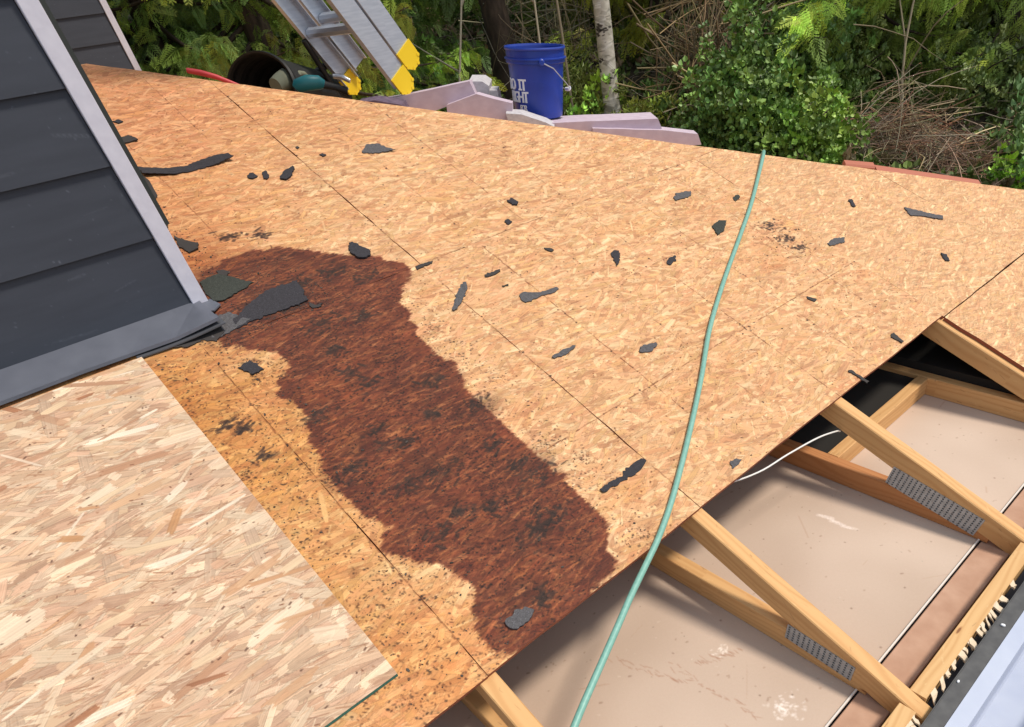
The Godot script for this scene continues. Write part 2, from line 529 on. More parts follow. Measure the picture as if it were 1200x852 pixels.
	M.hose = tri_mat(tex_of(noise_image(128, 128, noise(49, 0.06), 1, 1, Color(0.40, 0.60, 0.55), Color(0.52, 0.70, 0.65), 0.02)), 9.0, 0.45)
	M.cable = mat(Color(0.72, 0.71, 0.68), 0.5)
	M.foam = tri_mat(tex_of(noise_image(256, 256, noise(50, 0.03), 1, 1, Color(0.68, 0.61, 0.665), Color(0.78, 0.72, 0.765), 0.04)), 3.0, 0.85)
	M.foam_end = tri_mat(tex_of(noise_image(128, 128, noise(51, 0.08), 1, 1, Color(0.62, 0.60, 0.62), Color(0.80, 0.79, 0.80), 0.04)), 5.0, 0.9)
	M.foam_shade = tri_mat(tex_of(noise_image(128, 128, noise(52, 0.06), 1, 1, Color(0.24, 0.20, 0.26), Color(0.50, 0.42, 0.50), 0.04)), 5.0, 0.9)  # dark purple paints the shade on the uphill board end
	M.alu = tri_mat(tex_of(noise_image(256, 256, noise(53, 0.05), 0.2, 2, Color(0.66, 0.69, 0.74), Color(0.78, 0.80, 0.84), 0.025)), 4.0, 0.38, 0.55)
	M.yellow = mat(Color(0.80, 0.56, 0.01), 0.5)
	var blu := noise_image(256, 256, noise(59, 0.02), 1, 1, Color(0.035, 0.195, 0.575), Color(0.065, 0.225, 0.625), 0.008)
	for i in 60:
		lay(blu, strand(rf(6, 50), rf(1.0, 2.0), rf(-1.5, 1.5), Color(0.30, 0.42, 0.78), 0.1, rf(0.15, 0.4), 1.0), rng.randi() % 256, rng.randi() % 256)
	for i in 14:
		lay(blu, strand(rf(8, 26), rf(4, 12), rf(-1.5, 1.5), Color(0.16, 0.24, 0.46), 0.2, 0.3, 1.0), rng.randi() % 256, rng.randi() % 256)
	M.blue = tri_mat(tex_of(blu), 3.0, 0.38)
	M.blue.clearcoat_enabled = true
	M.blue.clearcoat = 0.3
	M.wire = mat(Color(0.5, 0.52, 0.56), 0.35, 0.8)
	M.white = mat(Color(0.78, 0.79, 0.82), 0.5)
	M.rubber = tri_mat(tex_of(noise_image(128, 128, noise(54, 0.06), 1, 1, Color(0.07, 0.075, 0.08), Color(0.125, 0.13, 0.135), 0.02)), 6.0, 0.6)
	M.glove = mat(Color(0.17, 0.18, 0.13), 0.9)
	M.teal = mat(Color(0.01, 0.16, 0.19), 0.45)
	M.red = mat(Color(0.50, 0.04, 0.05), 0.5)
	M.orange = mat(Color(0.40, 0.13, 0.08), 0.7)

	# plants
	M.birch = mat(Color.WHITE, 0.85, 0.0, tex_of(birch_image()))
	M.bark = mat(Color(0.75, 0.7, 0.66), 0.9, 0.0, tex_of(noise_image(128, 256, noise(55, 0.05), 2.0, 0.4, Color(0.18, 0.15, 0.12), Color(0.42, 0.36, 0.31), 0.05)))
	M.twig = mat(Color.WHITE, 0.85)
	M.twig.vertex_color_use_as_albedo = true
	M.leaf = mat(Color.WHITE, 0.5)
	M.leaf.vertex_color_use_as_albedo = true
	M.leaf.backlight_enabled = true
	M.leaf.backlight = Color(0.35, 0.35, 0.35)
	M.soil = tri_mat(tex_of(noise_image(256, 256, noise(56, 0.03), 1, 1, Color(0.16, 0.125, 0.09), Color(0.29, 0.25, 0.16), 0.03)), 0.7, 0.95)

func deck_lines(im: Image) -> void:
	# printed nail lines and a chalk line, worn through in places
	var px := func(s: float, t: float) -> Vector2: return Vector2((s - TS) / TW, (TT - t) / TW) * 2048.0
	for l in [[0.23, 1.48, 0.23, 2.06, 0.6], [0.44, 2.0, 0.44, 2.43, 0.6], [0.82, 0.22, 0.82, 1.08, 0.75], [0.82, 1.15, 0.82, 1.95, 0.4], [1.015, 1.12, 1.015, 2.0, 0.65], [1.015, 0.1, 1.015, 1.08, 0.3], [1.22, 0.0, 1.22, 0.62, 0.75], [1.22, 0.62, 1.22, 1.6, 0.4], [1.42, 0.0, 1.42, 1.08, 0.4], [1.665, 0.1, 1.665, 1.08, 0.5], [0.0, 0.0, 0.0, 1.1, 0.6], [0.43, 0.352, 1.95, 0.345, 0.8], [0.55, 0.72, 1.6, 0.72, 0.4], [0.62, 1.102, 1.95, 1.098, 0.45], [0.616, 0.0, 0.616, 2.3, 0.55], [0.7, 1.5, 1.4, 1.5, 0.3]]:
		var a: Vector2 = px.call(l[0], l[1])
		var b: Vector2 = px.call(l[2], l[3])
		var n := int(a.distance_to(b) / 12.0)
		for i in n:
			if rng.randf() < 0.12: continue
			var p := a.lerp(b, (i + 0.5) / n)
			var d := (b - a).normalized()
			var al: float = l[4] * rf(0.4, 1.2)
			lay(im, strand(rf(12, 20), rf(2.0, 3.4), d.angle(), Color(0.36, 0.20, 0.11), 0.1, minf(al, 0.9), 1.0), int(p.x + rf(-0.8, 0.8)), int(p.y + rf(-0.8, 0.8)))
		for i in int(n / 9.0):      # nail heads
			var p := a.lerp(b, rng.randf())
			lay(im, strand(rf(4, 7), rf(4, 6), 0.3, Color(0.10, 0.06, 0.05), 0.1, 0.85, 1.0), int(p.x + rf(-4, 4)), int(p.y + rf(-4, 4)))

func stain_image() -> Image:
	var side := 2048
	var im := Image.create_empty(side, side, false, Image.FORMAT_RGBA8)
	im.fill(Color(0.985, 0.975, 0.97))
	var ppm := side / TW
	var at := func(s: float, t: float) -> Vector2i: return Vector2i(int((s - TS) * ppm), int((TT - t) * ppm))
	# weathering: more orange by the wall and under the old flashing, redder up the slope
	for q in [[-0.15, 0.95, 0.42, Color(0.86, 0.72, 0.50, 0.95)], [-0.05, 0.65, 0.34, Color(0.90, 0.79, 0.60, 0.85)], [-0.15, 0.3, 0.3, Color(0.93, 0.84, 0.66, 0.7)], [0.2, 1.7, 0.42, Color(0.95, 0.84, 0.76, 0.9)], [0.35, 2.2, 0.45, Color(0.95, 0.82, 0.78, 0.9)], [0.8, 2.0, 0.4, Color(0.94, 0.84, 0.76, 0.6)], [0.12, 1.42, 0.18, Color(0.78, 0.58, 0.44, 0.9)], [-0.05, 0.06, 0.2, Color(0.95, 0.80, 0.62, 0.8)], [0.3, 2.5, 0.4, Color(0.92, 0.80, 0.76, 0.8)]]:
		var p: Vector2i = at.call(q[0], q[1])
		var small := spot(48, q[3], 0.8)
		small.resize(int(q[2] * ppm * 2), int(q[2] * ppm * 2), Image.INTERPOLATE_BILINEAR)
		lay(im, small, p.x, p.y)
	for i in 260:
		var c: Color = [Color(0.97, 0.86, 0.80, 0.45), Color(0.99, 0.93, 0.82, 0.4), Color(0.90, 0.82, 0.74, 0.4), Color(1, 1, 0.98, 0.5), Color(0.93, 0.80, 0.70, 0.35)][i % 5]
		var sp := spot(12, c, 0.8)
		var w := int(rf(0.03, 0.14) * ppm)
		sp.resize(w * 2, int(w * rf(0.5, 1.0)), Image.INTERPOLATE_BILINEAR)
		lay(im, sp, rng.randi() % side, rng.randi() % side)
	var outline := PackedVector2Array([Vector2(0.125, 1.378), Vector2(0.193, 1.392), Vector2(0.285, 1.394), Vector2(0.372, 1.349), Vector2(0.456, 1.248), Vector2(0.534, 1.199), Vector2(0.575, 1.134), Vector2(0.576, 1.086), Vector2(0.517, 1.047), Vector2(0.475, 0.986), Vector2(0.454, 0.915), Vector2(0.433, 0.847), Vector2(0.425, 0.761), Vector2(0.447, 0.719), Vector2(0.427, 0.656), Vector2(0.416, 0.573), Vector2(0.414, 0.503), Vector2(0.411, 0.419), Vector2(0.417, 0.348), Vector2(0.423, 0.279), Vector2(0.419, 0.172), Vector2(0.41, 0.12), Vector2(0.373, 0.062), Vector2(0.345, 0.017), Vector2(0.27, 0), Vector2(0.147, -0.01), Vector2(0.068, 0), Vector2(0.035, 0.03), Vector2(0.033, 0.079), Vector2(0.058, 0.129), Vector2(0.092, 0.15), Vector2(0.09, 0.19), Vector2(0.075, 0.241), Vector2(0.061, 0.279), Vector2(0.022, 0.312), Vector2(0.007, 0.35), Vector2(0.006, 0.378), Vector2(0.049, 0.389), Vector2(0.027, 0.443), Vector2(0.011, 0.514), Vector2(0.013, 0.585), Vector2(0.026, 0.635), Vector2(0.037, 0.689), Vector2(0.067, 0.747), Vector2(0.079, 0.805), Vector2(0.062, 0.852), Vector2(0.068, 0.9), Vector2(0.126, 0.929), Vector2(0.133, 0.98), Vector2(0.096, 1.033), Vector2(0.041, 1.083), Vector2(0.02, 1.2)])
	var warp := noise(61, 0.022, 3)
	var fine := noise(62, 0.11, 2)
	var streak := noise(63, 0.02, 4)
	var blot := noise(64, 0.006, 2)
	# how wet each place is: the outline, softened over about a centimetre
	var soak := Image.create_empty(512, 512, false, Image.FORMAT_RGBA8)
	soak.fill(Color.BLACK)
	for y in range(int((TT - 1.47) * ppm / 4), 512):
		for x in range(int(0.42 * ppm / 4), int(1.14 * ppm / 4)):
			var wx := warp.get_noise_2d(x * 4, y * 4) * 6.0
			var wy := warp.get_noise_2d(x * 4 + 900, y * 4) * 6.0
			if Geometry2D.is_point_in_polygon(Vector2((x * 4 + wx) / ppm + TS, TT - (y * 4 + wy) / ppm), outline): soak.set_pixel(x, y, Color.WHITE)
	soak.resize(150, 150, Image.INTERPOLATE_BILINEAR)
	soak.resize(side, side, Image.INTERPOLATE_CUBIC)
	for y in range(int((TT - 1.47) * ppm), side):
		for x in range(int(0.42 * ppm), int(1.14 * ppm)):
			var wet_ := soak.get_pixel(x, y).r
			if wet_ < 0.04: continue
			var f := fine.get_noise_2d(x * 0.4, y * 1.4)
			var v := streak.get_noise_2d(x * 0.9, y * 3.6) * 0.6 + f * 0.34 + blot.get_noise_2d(x, y) * 0.5
			var a := smoothstep(0.14, 0.86, wet_ + f * 0.30 + streak.get_noise_2d(x * 1.6 + 300.0, y * 5.0) * 0.34)
			var c := Color(0.625, 0.415, 0.34).lerp(Color(0.42, 0.255, 0.225), clampf(0.5 + v, 0, 1))
			c = c.lerp(Color(0.40, 0.24, 0.21), 0.35 * (1.0 - absf(a * 2.0 - 1.35)) if a > 0.35 else 0.0)
			im.set_pixel(x, y, im.get_pixel(x, y).lerp(c, a))
	for q in [[0.14, 1.30, 0.16, 0.8], [0.24, 1.17, 0.16, 0.75], [0.10, 1.14, 0.12, 0.85], [0.30, 1.32, 0.10, 0.6], [0.42, 1.20, 0.11, 0.55], [0.26, 0.98, 0.13, 0.6], [0.14, 0.62, 0.10, 0.55], [0.22, 0.46, 0.12, 0.6], [0.37, 0.33, 0.11, 0.65], [0.36, 0.68, 0.10, 0.55], [0.28, 0.19, 0.11, 0.6], [0.17, 0.08, 0.10, 0.55], [0.06, 0.56, 0.08, 0.5], [0.40, 0.55, 0.09, 0.5]]:
		var sp := spot(32, Color(0.27, 0.185, 0.18, q[3]), 1.1)
		var w := int(q[2] * ppm)
		sp.resize(int(w * 2.0), int(w * 1.4), Image.INTERPOLATE_BILINEAR)
		var pq: Vector2i = at.call(q[0], q[1])
		lay(im, sp, pq.x, pq.y)
	var wet := []
	for i in 60:
		wet.append(strand(rf(8, 60), rf(1.6, 7), rng.randfn(0.0, 0.45), [Color(0.50, 0.32, 0.27), Color(0.68, 0.50, 0.41), Color(0.43, 0.26, 0.24), Color(0.60, 0.42, 0.35), Color(0.72, 0.55, 0.45), Color(0.37, 0.23, 0.22)][i % 6], 0.1, rf(0.4, 0.75), 0.9))
	for i in 7500:
		var p := Vector2(rf(-0.02, 0.6), rf(0.0, 1.42))
		var inside := true
		for k in [Vector2(0.016, 0), Vector2(-0.016, 0), Vector2(0, 0.01), Vector2(0, -0.01)]:
			inside = inside and Geometry2D.is_point_in_polygon(p + k, outline)
		if inside:
			var q: Vector2i = at.call(p.x, p.y)
			lay(im, wet[rng.randi() % 60], q.x, q.y)
	var grit := []
	for i in 30:
		grit.append(strand(rf(2, 9), rf(1.2, 2.8), rng.randfn(0.1, 0.8), [Color(0.12, 0.09, 0.10), Color(0.22, 0.13, 0.12), Color(0.10, 0.09, 0.11)][i % 3], 0.1, rf(0.5, 0.95), 0.95))
	for i in 5200:
		var p := Vector2(rf(-0.05, 0.55), rf(0.0, 1.42))
		if not Geometry2D.is_point_in_polygon(p, outline) or warp.get_noise_2d(p.x * 900.0, p.y * 900.0) + 0.55 < rng.randf(): continue
		var q: Vector2i = at.call(p.x, p.y)
		lay(im, grit[rng.randi() % 30], q.x, q.y)
	# mouldy black smudges
	var smut := []
	for i in 24:
		smut.append(strand(rf(5, 26), rf(2, 8), rng.randfn(0.1, 0.6), Color(0.22, 0.19, 0.22), 0.25, rf(0.3, 0.75), 0.9))
	for q in [[0.228, 0.827, 1.0], [0.365, 0.694, 1.2], [0.407, 0.572, 1.1], [0.192, 0.571, 1.2], [0.223, 0.442, 1.5], [0.147, 0.465, 1.2], [0.167, 0.639, 0.8], [0.36, 0.435, 1.0], [0.363, 0.357, 0.9], [0.376, 0.309, 1.4], [0.067, 0.573, 1.2], [0.124, 0.309, 1.0], [0.273, 0.187, 1.4], [0.184, 0.331, 0.9], [0.236, 1.126, 1.5], [0.262, 1.027, 1.2], [0.245, 0.92, 0.9], [0.238, 0.776, 0.8], [0.257, 1.482, 1.1], [0.326, 1.449, 0.9], [-0.075, 0.838, 0.9], [-0.05, 0.81, 0.7], [-0.053, 0.712, 0.8], [1.735, 0.641, 1.3], [1.712, 0.567, 1.3], [1.725, 0.501, 0.9], [0.3, 1.2, 1.6], [0.4, 1.2, 1.3], [0.36, 1.0, 1.2], [0.19, 0.06, 0.8], [0.3, 0.6, 1.0], [0.1, 0.75, 1.0], [0.33, 0.2, 1.0], [0.25, 0.3, 0.9], [0.45, 1.13, 0.9]]:
		for i in int(34 * q[2]):
			var r: float = 0.012 * q[2]
			var p: Vector2i = at.call(q[0] + rng.randfn(0.0, r * 1.5), q[1] + rng.randfn(0.0, r))
			lay(im, smut[rng.randi() % 24], p.x, p.y)
	return im

func ceiling_marks(im: Image) -> void:
	var at := func(x: float, z: float) -> Vector2i: return Vector2i(int(x / 2.2 * 1024), int((z + 1.7) / 2.2 * 1024))
	for i in 80:
		var p: Vector2i = at.call(0.456 + rng.randfn(0, 0.017), 0.364 + rng.randfn(0, 0.015))
		lay(im, strand(rf(2, 8), rf(1.5, 4), rf(-1.5, 1.5), Color(0.92, 0.88, 0.85), 0.05, rf(0.3, 0.85), 1.0), p.x, p.y)
	for i in 16:
		var p: Vector2i = at.call(0.487 + rng.randfn(0, 0.01), 0.161 + rng.randfn(0, 0.01))
		lay(im, strand(rf(3, 9), rf(2, 3), rf(-1.5, 1.5), Color(0.93, 0.88, 0.84), 0.05, rf(0.5, 0.9), 1.0), p.x, p.y)
	for i in 14:
		var p: Vector2i = at.call(1.045 + rf(-0.006, 0.006), 0.08 + i * 0.0075)
		lay(im, strand(rf(8, 18), rf(3, 7), 1.3, Color(0.88, 0.82, 0.78), 0.05, 0.45, 1.0), p.x, p.y)
	for crack in [[0.375, 0.10, 0.40, 0.34], [0.30, -0.02, 0.36, 0.16], [0.42, 0.14, 0.52, 0.20], [0.33, 0.30, 0.30, 0.42]]:
		var p := Vector2(crack[0], crack[1])
		for i in 26:
			p = Vector2(crack[0], crack[1]).lerp(Vector2(crack[2], crack[3]), i / 26.0) + Vector2(rng.randfn(0, 0.006), rng.randfn(0, 0.004))
			var q: Vector2i = at.call(p.x, p.y)
			lay(im, strand(rf(6, 14), rf(1.2, 2.2), rf(0.9, 1.9), Color(0.55, 0.36, 0.27), 0.1, 0.4, 1.0), q.x, q.y)

func birch_image() -> Image:
	var im := noise_image(128, 512, noise(65, 0.03), 1, 1, Color(0.62, 0.60, 0.55), Color(0.85, 0.83, 0.79), 0.03)
	for i in 90:
		lay(im, strand(rf(4, 22), rf(1.2, 3.5), rng.randfn(0.0, 0.2), Color(0.20, 0.17, 0.15), 0.2, rf(0.25, 0.7), 1.0), rng.randi() % 128, rng.randi() % 512)
	for i in 120:
		lay(im, strand(rf(12, 50), rf(6, 24), rf(-1.2, 1.2), [Color(0.30, 0.29, 0.25), Color(0.42, 0.42, 0.37), Color(0.9, 0.89, 0.86)][i % 3], 0.2, rf(0.2, 0.5), 1.0), rng.randi() % 128, rng.randi() % 512)
	for i in 14:
		var x := rng.randi() % 128
		var y := rng.randi() % 512
		for k in 8: lay(im, strand(rf(6, 20), rf(3, 9), rf(-0.8, 0.8), Color(0.12, 0.10, 0.09), 0.2, 0.7, 1.0), x + int(rng.randfn(0, 8)), y + int(rng.randfn(0, 6)))
	return im

# ---------------------------------------------------------------- the ground

func ground_y(x: float, z: float) -> float:
	var u := x * 0.6 - z * 0.8
	var hill := -0.2 + 0.25 * (u - 6.84)
	hill += 0.22 * sin(x * 0.9 + 1.0) * sin(z * 0.8) + 0.07 * sin(x * 2.3 + z * 1.7)
	return lerpf(-2.8, hill, smoothstep(2.2, 4.9, u))

func terrain() -> void:
	var mb := MB.new()
	mb.smooth(true)
	var xs := []
	for i in 61:
		var q := (i - 30) / 30.0
		xs.append(signf(q) * pow(absf(q), 2.2) * 120.0)
	for i in 60:
		for j in 60:
			var g := func(a: int, b: int) -> Vector3:
				var x: float = xs[a] + 4.0
				var z: float = xs[b] - 4.0
				return Vector3(x, minf(ground_y(x, z), 18.0), z)
			mb.quad(g.call(i, j + 1), g.call(i + 1, j + 1), g.call(i + 1, j), g.call(i, j))
	structure("ground", mb.done(), M.soil)

# ---------------------------------------------------------------- the roof

func deck_panel(called: String, outline: Array, top: Material, parent: Node, s0: float, t1: float, size: float, lower := false) -> MeshInstance3D:
	var o := PackedVector2Array()
	for i in outline.size():
		var a: Vector2 = outline[i]
		var b: Vector2 = outline[(i + 1) % outline.size()]
		o.append(a)
		# cut edges wander a little
		var n := int(a.distance_to(b) / 0.06)
		for k in range(1, n):
			var p := a.lerp(b, float(k) / n)
			o.append(p + (b - a).normalized().orthogonal() * rng.randfn(0.0, 0.0011))
	if Geometry2D.is_polygon_clockwise(o): o.reverse()
	var ids := Geometry2D.triangulate_polygon(o)
	var face := MB.new()
	var side := MB.new()
	var uv := func(p: Vector2) -> Vector2: return Vector2((p.x - s0) / size, (t1 - p.y) / size)
	for i in range(0, ids.size(), 3):
		var a := o[ids[i]]
		var b := o[ids[i + 1]]
		var c := o[ids[i + 2]]
		if (b - a).cross(c - a) < 0.0:
			var w := b; b = c; c = w
		face.tri(Vector3(a.x, 0, -a.y), Vector3(b.x, 0, -b.y), Vector3(c.x, 0, -c.y), uv.call(a), uv.call(b), uv.call(c))
		side.tri(Vector3(a.x, -DECK, -a.y), Vector3(c.x, -DECK, -c.y), Vector3(b.x, -DECK, -b.y))
	for i in o.size():
		var a := o[i]
		var b := o[(i + 1) % o.size()]
		side.quad(Vector3(a.x, -DECK, -a.y), Vector3(b.x, -DECK, -b.y), Vector3(b.x, 0, -b.y), Vector3(a.x, 0, -a.y))
	var mesh := face.done()
	side.st.generate_normals()
	side.st.commit(mesh)
	mesh.surface_set_material(0, top)
	mesh.surface_set_material(1, M.deck_edge)
	return put(called, mesh, top, parent)

func deck() -> void:
	var d := thing("roof_deck", "tan strand board roof deck with a large dark wet stain and an opened eave", "roof deck", roof_at(0, 0))
	var v := func(l: Array) -> Array:
		var r := []
		for q in l: r.append(Vector2(q[0], q[1]))
		return r
	deck_panel("panel", v.call([[-2.6, 0], [-0.502, 0], [-0.502, 1.099], [-2.6, 1.099]]), M.deck_far, d, 1.8, 1.35, 2.05)
	deck_panel("panel", v.call([[-0.499, 0], [-0.0004, 0], [-0.0004, 1.0995], [-0.499, 1.0995]]), M.deck, d, TS, TT, TW)
	deck_panel("panel", v.call([[0.0005, 0.001], [0.6155, 0], [0.6155, 1.0992], [0.0005, 1.0992]]), M.deck, d, TS, TT, TW).set_meta("label", "panel soaked dark red brown by the wet stain")
	deck_panel("panel", v.call([[0.6169, 0.001], [1.829, 0], [1.829, 1.0993], [0.6169, 1.0993]]), M.deck, d, TS, TT, TW)
	deck_panel("panel", v.call([[1.8302, -0.006], [2.4495, -0.006], [2.4495, hip_t(2.4495)], [1.983, 1.0993], [1.8302, 1.0993]]), M.deck_far, d, 1.8, 1.35, 2.05)
	deck_panel("panel", v.call([[2.4507, -0.006], [3.183, -0.006], [2.4507, hip_t(2.4507)]]), M.deck_far, d, 1.83, 1.31, 2.05)
	deck_panel("panel", v.call([[-2.6, 1.1025], [-0.502, 1.1025], [-0.502, 2.62], [-2.6, 2.62]]), M.deck_far, d, 1.8, 1.35, 2.05)
	deck_panel("panel", v.call([[-0.499, 1.1004], [0.6155, 1.1004], [0.6155, hip_t(0.6155)], [0.33, 2.62], [-0.499, 2.62]]), M.deck, d, TS, TT, TW)
	deck_panel("panel", v.call([[0.6169, 1.1004], [1.981, 1.1004], [0.6169, hip_t(0.6169)]]), M.deck, d, TS, TT, TW)
	deck_panel("panel", v.call([[1.831, -0.62], [3.845, -0.62], [3.19, -0.010], [1.831, -0.010]]), M.deck_far, d, 1.815, 0.7, 2.05)
	# the slope beyond the hip
	var far_dir := Vector3(1, -0.3296, 0).normalized()
	var far_n := Vector3(far_dir.y, -far_dir.x, 0) * -1.0
	var l := 3.53 / far_dir.x
	var mb := MB.new()
	var local := func(p: Vector2) -> Vector3: return Vector3(HIP_S, 0.938 - 0.004, 0) + far_dir * p.x + Vector3(0, 0, p.y)
	var corners := [Vector2(0, -2.46), Vector2(l, 0.56), Vector2(l, -6.5), Vector2(0, -6.5)]
	var q := []
	for c in corners: q.append(d.transform.affine_inverse() * (local.call(c) as Vector3))
	var q2 := []
	for c in corners: q2.append(d.transform.affine_inverse() * ((local.call(c) as Vector3) - far_n * DECK))
	mb.quad(q[0], q[1], q[2], q[3], corners[0] * 0.5, corners[1] * 0.5, corners[2] * 0.5, corners[3] * 0.5)
	mb.quad(q2[3], q2[2], q2[1], q2[0])
	for i in 4: mb.quad(q[(i + 1) % 4], q[i], q2[i], q2[(i + 1) % 4])
	put("far_slope", mb.done(), M.deck_far, d)
	# ceiling, plate, lower walls
	var ce := MB.new()
	var dk := MB.new()  # near-black boxes added in place of the shade inside the loft
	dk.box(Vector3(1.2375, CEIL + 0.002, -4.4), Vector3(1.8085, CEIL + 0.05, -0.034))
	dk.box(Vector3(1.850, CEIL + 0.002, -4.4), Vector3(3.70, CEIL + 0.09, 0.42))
	tag(put("dark_loft_filler", dk.done(), mat(Color(0.014, 0.012, 0.010), 0.95)), "dark insulation added to stand for the loft shade behind the crosswise block", "filler")
	ce.quad(Vector3(-2.6, CEIL, 0.446), Vector3(3.75, CEIL, 0.446), Vector3(3.75, CEIL, -6.4), Vector3(-2.6, CEIL, -6.4), Vector2(-2.6 / 2.2, 2.146 / 2.2), Vector2(3.75 / 2.2, 2.146 / 2.2), Vector2(3.75 / 2.2, -4.7 / 2.2), Vector2(-2.6 / 2.2, -4.7 / 2.2))
	ce.box(Vector3(-2.6, CEIL - 0.014, -6.4), Vector3(3.75, CEIL - 0.001, 0.446))
	structure("ceiling", ce.done(), M.ceiling)
	var lip := MB.new()
	lip.bar(Vector3(-2.6, CEIL + 0.001, 0.4495), Vector3(3.75, CEIL + 0.001, 0.4495), Vector3(0, 0, 1), 0.0045, 0.008, 0.001)
	tag(put("paper_edge_strip", lip.done(), M.paper), "thin white paper edge where the tan ceiling board meets the brown wall plate", "edge strip")
	var pl := MB.new()
	pl.bar(Vector3(-2.6, -0.297, 0.4915), Vector3(3.75, -0.297, 0.4915), Vector3(0, 0, 1), 0.073, 0.038, 0.002, 0.3)
	tag(put("wall_top_plate", pl.done(), M.plate), "reddish brown wall plate lying flat beside the ceiling board under the rafter ends", "wall plate")
	var w := MB.new()
	w.box(Vector3(-2.6, -2.85, -6.4), Vector3(3.72, -0.32, 0.50))
	w.box(Vector3(-2.75, -2.85, -6.5), Vector3(-2.62, 1.02, 0.53))
	w.box(Vector3(3.765, -2.85, -6.5), Vector3(3.80, -0.215, 0.53))
	w.box(Vector3(-2.6, -0.27, -6.5), Vector3(3.76, -0.22, -6.42))
	w.box(Vector3(0.075, 0.86, -6.4), Vector3(HIP_S, 0.93, -2.47))
	structure("wall", w.done(), M.house)

func upper_house() -> void:
	var o := thing("upper_house_wall", "dark slate lap sided upper house wall with white corner boards standing on the roof", "house")
	var core := MB.new()
	core.box(Vector3(-2.6, 0.36, -5.0), Vector3(0.070, 2.9, WALL_Z - 0.004))
	core.box(Vector3(-2.6, 0.30, -7.5), Vector3(1.028, 2.9, -5.004))
	put("wall_core", core.done(), M.core, o)
	var laps := [0.459, 0.6145, 0.765, 0.906]
	while laps[-1] < 2.75: laps.append(laps[-1] + 0.146)
	var course := func(a: Vector3, b: Vector3, y0: float, y1: float, out: Vector3, k: int) -> void:
		var mb := MB.new()
		var foot := out * 0.013
		var head := out * 0.004
		var t0 := a + Vector3.UP * (y0 - 0.001)
		var t1 := b + Vector3.UP * (y0 - 0.001)
		var u0 := a + Vector3.UP * (y1 + 0.012)
		var u1 := b + Vector3.UP * (y1 + 0.012)
		var l := (b - a).length()
		var sh := k * 0.37
		mb.quad(t0 + foot, t1 + foot, u1 + head, u0 + head, Vector2(sh, y0 * 2), Vector2(sh + l, y0 * 2), Vector2(sh + l, y1 * 2), Vector2(sh, y1 * 2))
		mb.quad(t0 + out * 0.005, t1 + out * 0.005, t1 + foot, t0 + foot)
		mb.quad(t1 + foot, t1 + out * 0.001, u1 + out * 0.001, u1 + head)
		mb.quad(t0 + out * 0.001, t0 + foot, u0 + head, u0 + out * 0.001)
		put("siding_board", mb.done(), M.siding, o)
	for i in laps.size() - 1:
		course.call(Vector3(-2.6, 0, WALL_Z), Vector3(0.049, 0, WALL_Z), laps[i], laps[i + 1], Vector3(0, 0, 1), i)
	for i in range(1, laps.size() - 1):
		course.call(Vector3(0.072, 0, WALL_Z - 0.03), Vector3(0.072, 0, -4.99), laps[i], laps[i + 1], Vector3(1, 0, 0), i + 40)
	var lap := 0.74
	var k := 80
	while lap < 2.75:
		course.call(Vector3(0.09, 0, -5.0), Vector3(1.011, 0, -5.0), lap, lap + 0.139, Vector3(0, 0, 1), k)
		lap += 0.139
		k += 1
	for q in [[0.051, 0.087, 0.449, WALL_Z, 0.020], [1.013, 1.049, 0.55, -5.0, 0.02]]:
		var mb := MB.new()
		var lo: float = q[2]
		# foot of the board is cut a little ragged
		mb.bar(Vector3((q[0] + q[1]) / 2, lo, q[3] + q[4] / 2), Vector3((q[0] + q[1]) / 2, 2.9, q[3] + q[4] / 2), Vector3(1, 0, 0), q[1] - q[0], q[4], 0.0015)
		put("corner_board", mb.done(), M.trim, o)
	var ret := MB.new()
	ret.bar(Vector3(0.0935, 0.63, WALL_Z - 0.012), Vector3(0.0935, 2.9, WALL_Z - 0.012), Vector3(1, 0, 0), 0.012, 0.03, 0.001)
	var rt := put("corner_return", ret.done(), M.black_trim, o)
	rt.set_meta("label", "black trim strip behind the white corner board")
	# base flashing: an apron that lifts off the deck towards the corner
	var fl := MB.new()
	fl.smooth(true)
	var n := 26
	for i in n:
		var row := []
		for j in [i, i + 1]:
			var x: float = -2.6 + 2.668 * j / n
			var f: float = clampf((x + 0.12) / 0.19, 0, 1)
			var lift := 0.016 + 0.021 * f * f + 0.0012 * sin(x * 19.0)
			var t := 1.152 - 0.017 * f
			var e := P(x, t, lift)
			row.append([Vector3(x, 0.475, WALL_Z + 0.001), Vector3(x, 0.4605, WALL_Z + 0.004), e + Vector3(0, 0.0, -0.004), e, e + Vector3(0, -0.007, 0.0005)])
		for r in 4:
			fl.smooth(r == 0)
			fl.quad(row[0][r + 1], row[1][r + 1], row[1][r], row[0][r])
	put("base_flashing", fl.done(), M.flash, o)
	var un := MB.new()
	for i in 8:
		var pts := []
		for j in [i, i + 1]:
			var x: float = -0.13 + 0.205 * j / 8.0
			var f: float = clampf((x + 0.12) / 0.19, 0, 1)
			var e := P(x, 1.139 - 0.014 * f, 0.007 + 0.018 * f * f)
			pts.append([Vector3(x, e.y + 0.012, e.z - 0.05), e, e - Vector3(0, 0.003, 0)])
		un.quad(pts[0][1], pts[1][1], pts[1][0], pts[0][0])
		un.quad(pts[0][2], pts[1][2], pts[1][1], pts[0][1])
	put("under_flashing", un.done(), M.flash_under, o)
	var fold := MB.new()
	fold.slab(PackedVector2Array([Vector2(0.058, -1.168), Vector2(0.094, -1.176), Vector2(0.103, -1.136), Vector2(0.079, -1.118), Vector2(0.066, -1.124)]), 0.4485, 0.4515, func(p: Vector2) -> float: return (p.y + 1.13) * -0.22 - 0.009)
	put("flashing_fold", fold.done(), M.flash, o)

